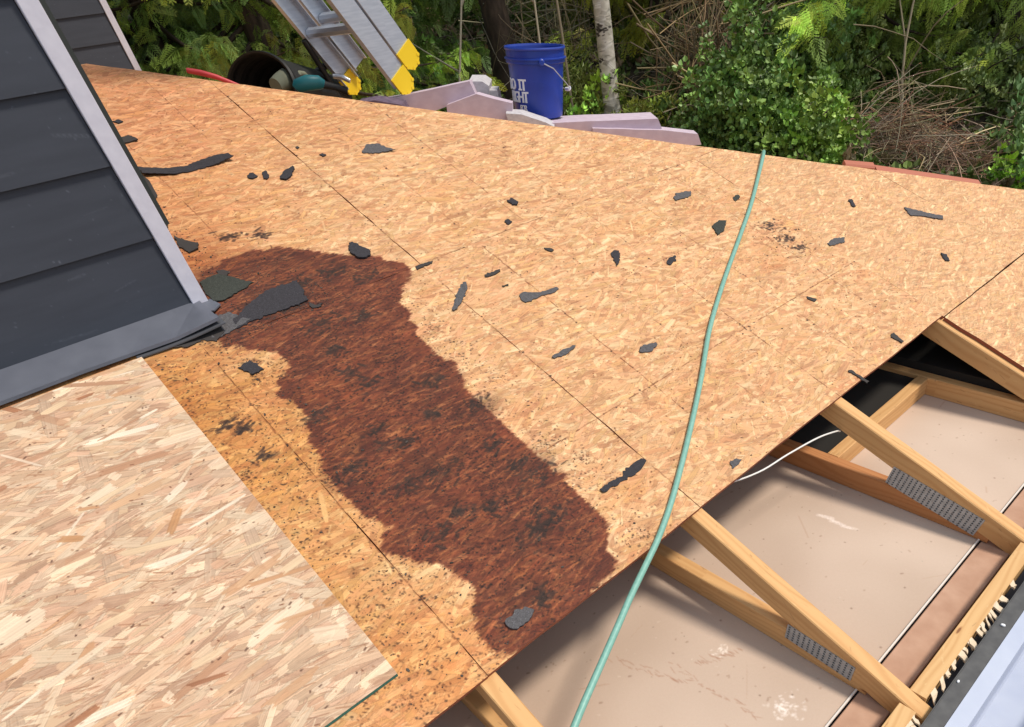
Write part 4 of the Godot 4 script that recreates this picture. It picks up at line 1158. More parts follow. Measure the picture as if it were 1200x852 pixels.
		var w := roof_at(s, t, z * 0.2)
		w.basis = w.basis * Basis(Vector3.UP, rf(0, TAU)) * Basis.from_scale(Vector3(z * rf(0.8, 2.0), z * 0.55, z))
		places.append(w)
		var v := rf(0.012, 0.06)
		colors.append(Color(v * 1.25, v, v * 0.85))
	var gm := mat(Color.WHITE, 0.9)
	gm.vertex_color_use_as_albedo = true
	var o := many("debris", g.done(), gm, places, colors)
	tag(o, "dark asphalt granules and crumbs scattered over the deck", "granules")

func curve(pts: Array, per: int) -> Array:
	var c := Curve3D.new()
	for i in pts.size():
		var h: Vector3 = (pts[mini(i + 1, pts.size() - 1)] - pts[maxi(i - 1, 0)]) / 6.0
		c.add_point(pts[i], -h, h)
	var r := []
	for i in pts.size() - 1:
		for k in per: r.append(c.sample(i, float(k) / per))
	r.append(pts[-1])
	return r

func hose_and_cable() -> void:
	var pts := [Vector3(3.0, far_y(3.0) + 0.01, -1.75), Vector3(2.6, far_y(2.6) + 0.01, -1.36), Vector3(2.32, far_y(2.32) + 0.010, -1.075)]
	for q in [[2.11, 0.977], [1.953, 0.879], [1.759, 0.762], [1.552, 0.649], [1.324, 0.526], [1.115, 0.404], [0.946, 0.288], [0.807, 0.197], [0.68, 0.118], [0.563, 0.049]]:
		pts.append(P(q[0], q[1], 0.0098))
	for q in [Vector3(0.472, 0.012, 0.002), Vector3(0.398, 0.001, 0.031), Vector3(0.321, -0.007, 0.062), Vector3(0.241, -0.016, 0.097), Vector3(0.15, -0.025, 0.137), Vector3(0.075, -0.033, 0.17), Vector3(0.0, -0.045, 0.205), Vector3(-0.12, -0.075, 0.26), Vector3(-0.3, -0.12, 0.36), Vector3(-0.6, -0.2, 0.52)]:
		pts.append(q)
	var mb := MB.new()
	mb.tube(curve(pts, 6), [0.0072], 14)
	tag(put("garden_hose", mb.done(), M.hose), "green garden hose running from the hip down across the deck and over the opened eave", "hose")
	var c := MB.new()
	c.tube(curve([P(0.5, 0.15, -0.06), P(0.72, 0.03, -0.035), Vector3(0.83, -0.026, 0.006), Vector3(0.94, -0.026, 0.022), Vector3(1.07, -0.045, 0.028), Vector3(1.17, -0.078, 0.027), Vector3(1.197, -0.093, 0.025)], 6), [0.0023], 8)
	tag(put("electric_cable", c.done(), M.cable), "thin white electric cable stretched from under the deck edge to the next truss", "cable")

# ---------------------------------------------------------------- beyond the hip

func behind(a: float, y: float, o: float) -> Vector3:      # along the hip, height, off beyond it
	return Vector3(HIP_S, 0, -2.4462) + Vector3(0.75864, 0, 0.65151) * a + Vector3(0.65151, 0, -0.75864) * o + Vector3(0, y, 0)

func foam(label: String, o: float, face: Array, depth: float, rise: float, m: Material) -> void:
	var outline := []
	for q in face: outline.append(Vector2(q[0], q[1]))
	var r := ragged(outline, 0.05, 0.0005)
	var mb := MB.new()
	var c: Vector2 = outline[0]
	if Geometry2D.is_polygon_clockwise(r): r.reverse()
	var ids := Geometry2D.triangulate_polygon(r)
	var base := behind(c.x, c.y, o)
	var ridge := func(p: Vector2, d: float) -> Vector3: return behind(p.x, p.y + d * rise, o + d) - base
	for i in range(0, ids.size(), 3):
		var a := r[ids[i]]
		var b := r[ids[i + 1]]
		var e := r[ids[i + 2]]
		if (b - a).cross(e - a) < 0.0:
			var w := b; b = e; e = w
		mb.tri(ridge.call(a, 0.0), ridge.call(b, 0.0), ridge.call(e, 0.0))
		mb.tri(ridge.call(a, depth), ridge.call(e, depth), ridge.call(b, depth))
	for i in r.size():
		var a := r[i]
		var b := r[(i + 1) % r.size()]
		mb.quad(ridge.call(b, 0.0), ridge.call(a, 0.0), ridge.call(a, depth), ridge.call(b, depth))
	var n := put("foam_board", mb.done(), m)
	n.position = base
	tag(n, label, "foam board", "pink foam board offcuts beyond the hip")

func channel(mb: MB, a: Vector3, b: Vector3, t: Vector3, r: Vector3, w: float, f: float, inward: float) -> void:
	mb.bar(a, b, t, w, 0.003, 0.0006)
	for s in [-1.0, 1.0]:
		var o: Vector3 = t * s * (w / 2 - 0.0015) + r * inward * (f / 2 + 0.0016)
		mb.bar(a + o, b + o, t, 0.003, f, 0.0006)

func beyond_the_hip() -> void:
	foam("lilac foam board wedge tilted up under the yellow ladder feet", 0.25, [[0.863, 0.692], [0.96, 0.693], [1.245, 0.706], [1.259, 0.655], [1.086, 0.630], [0.94, 0.655], [0.856, 0.665]], 0.15, -0.04, M.foam)
	foam("broken grey end of foam board behind the tilted lilac wedge", 0.32, [[1.232, 0.700], [1.286, 0.693], [1.309, 0.675], [1.295, 0.62], [1.235, 0.63]], 0.16, 0.05, M.foam_end)
	foam("peaked pink foam board lying against the wedge, nearest to the blue bucket", 0.2, [[1.142, 0.647], [1.267, 0.667], [1.397, 0.62], [1.385, 0.555], [1.135, 0.605]], 0.08, -0.02, M.foam)
	foam("small grey foam chunk between the peaked board and the blue bucket", 0.34, [[1.279, 0.662], [1.334, 0.655], [1.339, 0.60], [1.283, 0.61]], 0.12, 0.02, M.foam_end)
	foam("thin white foam sliver in front of the blue bucket's foot", 0.15, [[1.37, 0.596], [1.43, 0.585], [1.52, 0.546], [1.55, 0.527], [1.45, 0.54], [1.375, 0.56]], 0.10, 0.03, M.foam_end)
	foam("long pale pink foam board under and beyond the blue bucket", 0.2, [[1.50, 0.540], [1.627, 0.527], [1.968, 0.494], [1.98, 0.463], [1.985, 0.43], [1.685, 0.46], [1.50, 0.50]], 0.30, -0.055, M.foam)
	foam("low pink foam board at the downhill end of the pile", 0.17, [[1.70, 0.500], [1.985, 0.456], [2.124, 0.424], [2.137, 0.385], [1.95, 0.395], [1.70, 0.45]], 0.11, -0.03, M.foam)
	foam("foam strip coloured dark for the shade at the uphill end of the pile", 0.13, [[0.82, 0.703], [0.891, 0.703], [0.985, 0.677], [0.99, 0.655], [0.85, 0.66]], 0.10, 0.05, M.foam_shade)
	bucket()
	ladder()
	tub()
	# red handle, tool, offcuts
	var rd := MB.new()
	rd.tube([Vector3(0.662, 0.872, -2.565), Vector3(0.70, 0.858, -2.54), Vector3(0.74, 0.838, -2.51), Vector3(0.80, 0.80, -2.48)], [0.009, 0.010, 0.009, 0.006], 12)
	tag(put("red_handle", rd.done(), M.red), "short red plastic handle poking over the hip near the far white corner board", "handle")
	var tool := thing("cordless_tool", "teal and black cordless tool lying between the black tub and the ladder", "power tool", Transform3D(Basis(Vector3.UP, -0.35), Vector3(0.972, 0.772, -2.225)))
	var tb := MB.new()
	tb.tube([Vector3(-0.055, -0.002, 0), Vector3(-0.045, 0.004, 0), Vector3(0.0, 0.008, 0), Vector3(0.04, 0.002, 0), Vector3(0.055, -0.006, 0)], [0.012, 0.022, 0.026, 0.023, 0.014], 14)
	put("body", tb.done(), M.teal, tool)
	var tg := MB.new()
	tg.tube([Vector3(0.05, -0.006, 0), Vector3(0.09, -0.02, 0.01), Vector3(0.13, -0.04, 0.01)], [0.014, 0.011, 0.016], 10)
	put("grip", tg.done(), M.rubber, tool)
	var jaw := MB.new()
	jaw.tube([Vector3(0.10, 0.012, -0.04), Vector3(0.13, 0.006, -0.03), Vector3(0.155, -0.012, -0.02)], [0.008, 0.011, 0.008], 8)
	put("guard", jaw.done(), M.wire, tool)
	# orange edged offcuts lying along the hip
	var or1 := thing("orange_offcut", "flat board offcut with a rolled orange edge at the hip beyond the hose", "board offcut")
	var o1 := MB.new()
	o1.bar(behind(2.735, 0.236, 0.15), behind(2.858, 0.212, 0.14), Vector3(0.65, 0.2, -0.76), 0.05, 0.022, 0.007)
	put("board", o1.done(), M.orange, or1)
	var o2 := MB.new()
	o2.bar(behind(2.868, 0.203, 0.14), behind(3.31, 0.096, 0.09), Vector3(0.65, 0.2, -0.76), 0.06, 0.013, 0.003)
	tag(put("orange_strip", o2.done(), M.orange), "long thin orange edged strip tapering away along the hip below the brush pile", "board strip")

func bucket() -> void:
	var up := Vector3(0.085, 1.0, 0.085).normalized()
	var x := Vector3.RIGHT.slide(up).normalized()
	var o := thing("bucket", "blue plastic bucket with white lettering and wire handle standing on pink foam", "bucket", Transform3D(Basis(x, up, x.cross(up)), Vector3(1.714, 0.540, -1.778)))
	var h := 0.236
	var rr := func(y: float) -> float: return lerpf(0.0995, 0.1155, y / h)
	var b := MB.new()
	b.lathe([Vector2(0, 0.0), Vector2(0.092, 0.0), Vector2(0.0985, 0.004), Vector2(rr.call(0.02), 0.02), Vector2(rr.call(0.183), 0.183), Vector2(0.1165, 0.184), Vector2(0.1195, 0.186), Vector2(0.1195, 0.199), Vector2(0.1172, 0.2005), Vector2(0.1172, 0.226), Vector2(0.1215, 0.2275), Vector2(0.1225, 0.232), Vector2(0.1205, 0.2365), Vector2(0.1155, 0.236), Vector2(0.1135, 0.23), Vector2(0.096, 0.008), Vector2(0, 0.008)], 56)
	put("shell", b.done(), M.blue, o)
	var band := MB.new()
	band.lathe([Vector2(0.1192, 0.1965), Vector2(0.1245, 0.1975), Vector2(0.1245, 0.2015), Vector2(0.1175, 0.203)], 56)
	put("band", band.done(), M.blue, o)
	# ears and the hanging bail
	var ear_deg := [118.0, 298.0]
	for e in ear_deg:
		var a := deg_to_rad(e)
		var d := Vector3(cos(a), 0, sin(a))
		var m := MB.new()
		m.tube([d * 0.115 + Vector3.UP * 0.192, d * 0.127 + Vector3.UP * 0.192, d * 0.130 + Vector3.UP * 0.192], [0.013, 0.012, 0.008], 14)
		put("ear", m.done(), M.blue, o)
	var pts := []
	for i in 25:
		var f := i / 24.0
		var a := deg_to_rad(104.0 - f * 180.0 + (14.0 if f < 0.02 else 0.0))
		pts.append(Vector3(cos(a), 0, sin(a)) * (0.128 + 0.006 * sin(f * PI)) + Vector3.UP * (0.192 - 0.105 * pow(sin(f * PI), 0.8)))
	var w := MB.new()
	w.tube(pts, [0.0021], 8)
	put("bail", w.done(), M.wire, o)
	var gr := MB.new()
	gr.tube(pts.slice(8, 13), [0.007], 10)
	put("grip", gr.done(), M.white, o)
	# lettering wraps round the side turned away from the ladder's foot
	var st := SurfaceTool.new()
	st.begin(Mesh.PRIMITIVE_TRIANGLES)
	var f := SystemFont.new()
	f.font_names = PackedStringArray(["Droid Sans"])
	f.font_weight = 800
	for row in [["D", 203.0, 0.117], ["O", 190.0, 0.117], ["I", 169.0, 0.117], ["T", 159.5, 0.117], ["R", 201.0, 0.076], ["I", 192.0, 0.076], ["G", 182.5, 0.076], ["H", 169.0, 0.076], ["T", 156.5, 0.076], ["F", 172.0, 0.040], ["O", 166.0, 0.040], ["R", 160.0, 0.040]]:
		var t := TextMesh.new()
		t.text = row[0]
		t.font = f
		t.font_size = 48
		t.depth = 0.004
		var tall: float = 0.019 if row[2] < 0.05 else 0.037
		t.pixel_size = tall / 35.0
		var a := deg_to_rad(row[1])
		var d := Vector3(cos(a), 0, sin(a))
		var side := Vector3(sin(a), 0, -cos(a))
		st.append_from(t, 0, Transform3D(Basis(side, Vector3.UP, d), d * (rr.call(row[2]) + 0.0002) + Vector3.UP * (row[2] as float)))
	put("lettering", st.commit(), M.white, o)

func ladder() -> void:
	var o := thing("ladder", "aluminium extension ladder with yellow feet leaning from the foam against the house", "ladder")
	var foot := Vector3(1.284, 0.720, -2.020)
	var l := Vector3(-0.5, 0.865, 0.036).normalized()
	var r := Vector3(-0.054, 0.011, -0.999)
	r = (r - l * r.dot(l)).normalized()
	var t := l.cross(r).normalized()
	if t.x < 0.0: t = -t
	var near_a := foot + t * -0.014
	var near_b := foot + t * 0.070 + l * 0.035
	var w := r * 0.42
	var ends := [[near_a, 1.0, 2.32, 0.0], [near_b, 1.0, 2.28, 0.0], [near_a + w, -1.0, 2.32, 0.0], [near_b + w, -1.0, 2.28, -0.02]]
	for i in 4:
		var e: Array = ends[i]
		var mb := MB.new()
		channel(mb, (e[0] as Vector3) + l * (0.025 + e[3]), (e[0] as Vector3) + l * e[2], t, r, 0.074, 0.028, e[1])
		put("rail", mb.done(), M.alu, o)
	for i in 8:
		for k in 2:
			var mb := MB.new()
			var b: Vector3 = [near_a, near_b][k] + l * (0.235 + i * 0.305 - k * 0.04)
			if i == 7 and k == 1: continue
			mb.bar(b + r * 0.004, b + w - r * 0.004, t, 0.034, 0.030, 0.009)
			put("rung", mb.done(), M.alu, o)
	for i in 3:
		var e: Vector3 = [near_a, near_b, near_a + w][i]
		var mb := MB.new()
		var outline := PackedVector2Array()
		for k in 13:
			var a := PI * k / 12.0
			outline.append(Vector2(cos(a) * 0.040, -sin(a) * 0.036))
		outline.append(Vector2(-0.040, 0.042))
		outline.append(Vector2(0.040, 0.042))
		mb.slab(outline, -0.005, 0.005)
		for k in 4:
			var a := PI * (k + 0.5) / 4.0
			mb.bar(Vector3(cos(a) * 0.037, -0.0068, -sin(a) * 0.033), Vector3(cos(a) * 0.037, 0.0068, -sin(a) * 0.033), Vector3.RIGHT, 0.012, 0.012, 0.004)
		var f := put("foot", mb.done(), M.yellow, o)
		f.transform = Transform3D(Basis(t, -r, l), e - r * (0.004 if i < 2 else 0.006) + l * 0.02)
	# dark stay at the far side
	var s := MB.new()
	s.tube([near_a + w * 0.96 + l * 0.24 - t * 0.045, near_a + w + l * 0.12 - t * 0.06, near_a + w + l * 0.02 - t * 0.085], [0.012, 0.012, 0.010], 8)
	put("stay", s.done(), M.rubber, o)

func tub() -> void:
	var ax := Vector3(0.90, -0.27, -0.34).normalized()
	var side := ax.cross(Vector3.UP).normalized()
	var up := side.cross(ax).normalized()
	var o := thing("tub", "black ribbed plastic tub lying on its side beyond the hip, its mouth open", "tub", Transform3D(Basis(side, ax, side.cross(ax)), Vector3(0.885, 0.775, -2.50)))
	var outer := MB.new()
	var prof := [Vector2(0.0, 0.34), Vector2(0.145, 0.34), Vector2(0.155, 0.33)]
	for i in 9:
		var f := i / 8.0
		prof.append(Vector2(0.158 + 0.030 * f, 0.32 - 0.30 * f))
	prof.append_array([Vector2(0.198, 0.012), Vector2(0.203, 0.0), Vector2(0.198, -0.008), Vector2(0.188, -0.006)])
	for i in 19:
		var f := i / 18.0
		prof.append(Vector2(0.183 - 0.032 * f + (0.006 if i % 3 == 1 else 0.0), 0.004 + 0.31 * f))
	prof.append(Vector2(0.0, 0.318))
	outer.lathe(prof, 40, 1.0, 0.62)
	put("shell", outer.done(), M.rubber, o)
	var strap := MB.new()
	strap.tube(curve([Vector3(1.10, 0.79, -2.52), Vector3(1.16, 0.80, -2.50), Vector3(1.205, 0.84, -2.47), Vector3(1.21, 0.91, -2.45)], 5), [0.012], 8)
	tag(put("rubber_strap", strap.done(), M.rubber), "dark rubber strap looping up from the black tub to the ladder rail", "strap")
	# a work glove with five fingers in the mouth of the tub
	var g := thing("work_glove", "grey green work glove lying in the mouth of the black tub", "glove", Transform3D(Basis(Vector3.UP, 0.5), Vector3(0.955, 0.772, -2.385)))
	var palm := MB.new()
	palm.tube([Vector3(-0.075, 0.012, 0), Vector3(-0.04, 0.018, 0), Vector3(0, 0.022, 0), Vector3(0.035, 0.018, 0)], [0.026, 0.032, 0.038, 0.030], 12)
	put("palm", palm.done(), M.glove, g)
	for i in 5:
		var fm := MB.new()
		var z := -0.028 + i * 0.014
		var ln: float = [0.05, 0.072, 0.078, 0.07, 0.055][i]
		var b := Vector3(0.025, 0.02, z) if i > 0 else Vector3(-0.01, 0.02, -0.034)
		var d := Vector3(1, 0.25, (i - 2) * 0.16).normalized() if i > 0 else Vector3(0.7, 0.3, -0.7).normalized()
		fm.tube([b, b + d * ln * 0.45 + Vector3(0, 0.008, 0), b + d * ln * 0.8 + Vector3(0, -0.002, 0), b + d * ln + Vector3(0, -0.012, 0)], [0.0115, 0.0105, 0.0095, 0.005], 9)
		put("finger", fm.done(), M.glove, g)

# ---------------------------------------------------------------- woods

func spray_mesh() -> ArrayMesh:      # a hanging flat spray, one unit long
	var mb := MB.new()
	var tri := func(a: Vector3, d: Vector3, n: Vector3, l: float, w: float) -> void:
		var m := a + d * l * 0.45
		mb.tri(a, m + n * w, a + d * l)
		mb.tri(a, a + d * l, m - n * w)
	for i in 10:
		var f := i / 10.0
		var a := Vector3(0, -f * 0.9, 0.10 * sin(f * 2.4))
		for s in [-1.0, 1.0]:
			var d := Vector3(s * 0.8, -0.6, 0.15 * sin(i * 2.1 + s)).normalized()
			var l := 0.42 * (1.0 - f * 0.75)
			var n := d.cross(Vector3.BACK).normalized()
			tri.call(a, d, n, l, 0.020)
			for k in 2:
				var b := a + d * l * (0.35 + 0.3 * k)
				var d2 := (d + Vector3(0, -0.9, 0.3)).normalized()
				var d3 := (d + Vector3(s * 0.5, 0.35, -0.2)).normalized()
				tri.call(b, d2, d2.cross(Vector3.BACK).normalized(), l * 0.36, 0.016)
				tri.call(b, d3, d3.cross(Vector3.BACK).normalized(), l * 0.30, 0.014)
	tri.call(Vector3.ZERO, Vector3(0, -1, 0.1).normalized(), Vector3.RIGHT, 1.0, 0.012)
	return mb.done()

func cluster_mesh(leaves: int, l: float, w: float, sd: int) -> ArrayMesh:      # leaves round a twig, one unit across
	var r := RandomNumberGenerator.new()
	r.seed = sd
	var mb := MB.new()
	for i in leaves:
		var d := Vector3(r.randfn(), r.randfn() * 0.7 + 0.5, r.randfn()).normalized()
		var a := d * r.randf_range(0.12, 0.42) + Vector3(r.randf_range(-0.2, 0.2), 0, r.randf_range(-0.2, 0.2))
		var n := d.cross(Vector3(r.randfn(), r.randfn(), r.randfn())).normalized()
		var up := n.cross(d)
		var tip := a + d * l - up * l * 0.15
		for s in [-1.0, 1.0]:
			var q: Vector3 = a + d * l * 0.22 + n * s * w * 0.8 + up * w * 0.25
			var t: Vector3 = a + d * l * 0.62 + n * s * w * 0.85 + up * w * 0.2
			if s > 0.0:
				mb.quad(a, q, t, tip)
			else:
				mb.quad(a, tip, t, q)
	return mb.done()

func stick_mesh(bend: float, sd: int) -> ArrayMesh:
	var r := RandomNumberGenerator.new()
	r.seed = sd
	var mb := MB.new()
	var pts := []
	for i in 6:
		pts.append(Vector3(i / 5.0 - 0.5, bend * (0.25 - pow(i / 5.0 - 0.5, 2.0)) + r.randf_range(-0.02, 0.02), r.randf_range(-0.03, 0.03)))
	mb.tube(pts, [0.0085, 0.008, 0.007, 0.006, 0.0045, 0.002], 4)
	return mb.done()

func from_az(az: float, d: float) -> Vector2:
	var a := deg_to_rad(az)
	return Vector2(-0.226 + sin(a) * d, 0.7365 - cos(a) * d)

func tint(c: Color, v := 0.35) -> Color:
	var k := exp(rng.randfn(0.0, v))
	return Color(c.r * k * rf(0.85, 1.15), c.g * k, c.b * k * rf(0.8, 1.2))

func trunk_of(o: Node3D, h: float, r: float, lean: Vector2, m: Material, wob := 0.05) -> Array:
	var pts := []
	var rad := []
	for i in 10:
		var f := i / 9.0
		pts.append(Vector3(lean.x * f * h + sin(f * 7.0 + h) * wob, f * h - 0.3, lean.y * f * h + cos(f * 6.0) * wob))
		rad.append(r * (1.0 - 0.85 * f) * (1.35 if i == 0 else 1.0))
	var mb := MB.new()
	mb.tube(pts, rad, 12, 0.8, true, 1.0)
	put("trunk", mb.done(), m, o)
	return pts

func conifer(az: float, d: float, h: float, r: float, limbs: int, per: int, size: float, low: float, c: Color, label: String, trunk := 0.13, bark: Material = null) -> void:
	var p := from_az(az, d)
	var o := thing("conifer_tree", label, "tree", Transform3D(Basis(), Vector3(p.x, ground_y(p.x, p.y), p.y)), "conifers on the bank behind the house")
	trunk_of(o, h, trunk, Vector2(rf(-0.02, 0.02), rf(-0.02, 0.02)), bark if bark else M.bark)
	var places := []
	var colors := []
	var lm := MB.new()
	for i in limbs:
		var f := (i + rng.randf()) / limbs
		var y := low + (h - low) * pow(f, 1.35)
		var reach := r * pow(1.0 - y / (h * 1.02), 0.75) * rf(0.7, 1.1)
		var a := rf(0, TAU)
		var dir := Vector3(cos(a), 0, sin(a))
		var pts := []
		for k in 6:
			var q := k / 5.0
			pts.append(Vector3(0, y, 0) + dir * reach * q + Vector3.UP * (reach * (-0.55 * q + 0.38 * q * q)))
		lm.tube(pts, [0.022, 0.018, 0.014, 0.010, 0.006, 0.003], 5, 1.0, false)
		var shade := exp(rng.randfn(0.0, 0.38))
		for k in per:
			var q := pow(rng.randf(), 0.7)
			var i0 := mini(int(q * 5.0), 4)
			var at: Vector3 = (pts[i0] as Vector3).lerp(pts[i0 + 1], q * 5.0 - i0)
			at += dir.cross(Vector3.UP) * rng.randfn(0.0, 0.16 * reach * (1.1 - q)) + Vector3.UP * rng.randfn(0.0, 0.05)
			var s := size * rf(0.6, 1.3)
			var b := Basis(Vector3.UP, a + PI / 2 + rng.randfn(0.0, 0.7)) * Basis(Vector3.RIGHT, rng.randfn(-0.5, 0.45)) * Basis(Vector3.BACK, rng.randfn(0.0, 0.5))
			places.append(Transform3D(b * Basis.from_scale(Vector3.ONE * s), at))
			colors.append(tint(c * Color(3.5, 2.9, 2.8) * shade, 0.32))
	put("limb", lm.done(), M.bark, o).set_meta("kind", "stuff")
	many("crown", M.spray, M.leaf, places, colors, o)

func shrub(called: String, az: float, d: float, size: Vector3, n: int, leaf: float, mesh: ArrayMesh, c: Color, label: String, category: String, stems := 7, sink := 0.1, group := "") -> void:
	var p := from_az(az, d)
	var o := thing(called, label, category, Transform3D(Basis(), Vector3(p.x, ground_y(p.x, p.y) - sink, p.y)), group)
	var lump := noise(71 + int(az * 10.0), 0.9, 2)
	var places := []
	var colors := []
	for i in n:
		var dir := Vector3(rng.randfn(), absf(rng.randfn()) * 0.9, rng.randfn()).normalized()
		var k := pow(rng.randf(), 0.3) * (1.0 + 0.9 * lump.get_noise_3d(dir.x * 2.2, dir.y * 2.2, dir.z * 2.2))
		var at := dir * k * size
		var b := Basis(Vector3.UP, rf(0, TAU)) * Basis(Vector3.RIGHT, rng.randfn(0.0, 0.5))
		places.append(Transform3D(b * Basis.from_scale(Vector3.ONE * leaf * rf(0.6, 1.4)), at))
		colors.append(tint(c * Color(3.2, 2.7, 2.7) * (1.0 + 0.6 * lump.get_noise_3d(at.x * 3.0 + 9.0, at.y * 3.0, at.z * 3.0)), 0.28))
	var mb := MB.new()
	for i in stems:
		var a := rf(0, TAU)
		var e := Vector3(cos(a) * size.x * rf(0.3, 0.9), size.y * rf(0.5, 1.0), sin(a) * size.z * rf(0.3, 0.9))
		mb.tube(curve([Vector3(cos(a) * 0.05, -0.1, sin(a) * 0.05), Vector3(e.x * 0.3, e.y * 0.6, e.z * 0.3), e], 4), [0.014, 0.013, 0.012, 0.010, 0.009, 0.008, 0.007, 0.006, 0.004], 5, 1.0, false)
	put("stem", mb.done(), M.bark, o).set_meta("kind", "stuff")
	many("foliage", mesh, M.leaf, places, colors, o)

func sticks(called: String, az: float, d: float, size: Vector3, n: int, l0: float, l1: float, tones: Array, label: String, category: String, upright := 0.3) -> void:
	var p := from_az(az, d)
	var o := thing(called, label, category, Transform3D(Basis(), Vector3(p.x, ground_y(p.x, p.y), p.y)))
	for v in 2:
		var places := []
		var colors := []
		for i in n / 2:
			var at := Vector3(rng.randfn(0, 0.45) * size.x, absf(rng.randfn(0, 0.45)) * size.y, rng.randfn(0, 0.45) * size.z)
			at.y *= clampf(1.3 - Vector2(at.x / size.x, at.z / size.z).length(), 0.15, 1.0)
			var l := rf(l0, l1)
			var b := Basis(Vector3.UP, rf(0, TAU)) * Basis(Vector3.BACK, rng.randfn(0.1, upright)) * Basis(Vector3.RIGHT, rf(0, TAU))
			places.append(Transform3D(b * Basis.from_scale(Vector3(l, l * 0.6, l * 0.6)), at))
			colors.append(tint(tones[rng.randi() % tones.size()], 0.25))
		many("stick" if v == 0 else "twig", M.stick_a if v == 0 else M.stick_b, M.twig, places, colors, o)

func pole(called: String, az: float, d: float, h: float, r: float, lean: Vector2, c: Color, label: String, arms := 4) -> void:
	var p := from_az(az, d)
	var o := thing(called, label, "sapling", Transform3D(Basis(), Vector3(p.x, ground_y(p.x, p.y), p.y)), "bare saplings on the bank")
	var pts := trunk_of(o, h, r, lean, mat(c, 0.85), 0.06)
	var mb := MB.new()
	for i in arms:
		var b: Vector3 = pts[3 + i % 5]
		var a := rf(0, TAU)
		var e := b + Vector3(cos(a) * rf(0.4, 1.0), rf(0.2, 0.9), sin(a) * rf(0.4, 1.0))
		mb.tube(curve([b, b.lerp(e, 0.5) + Vector3.UP * rf(-0.05, 0.12), e], 3), [0.010, 0.009, 0.008, 0.007, 0.006, 0.004, 0.003], 4, 1.0, false)
	put("branch", mb.done(), mat(c * 0.9, 0.85), o).set_meta("kind", "stuff")

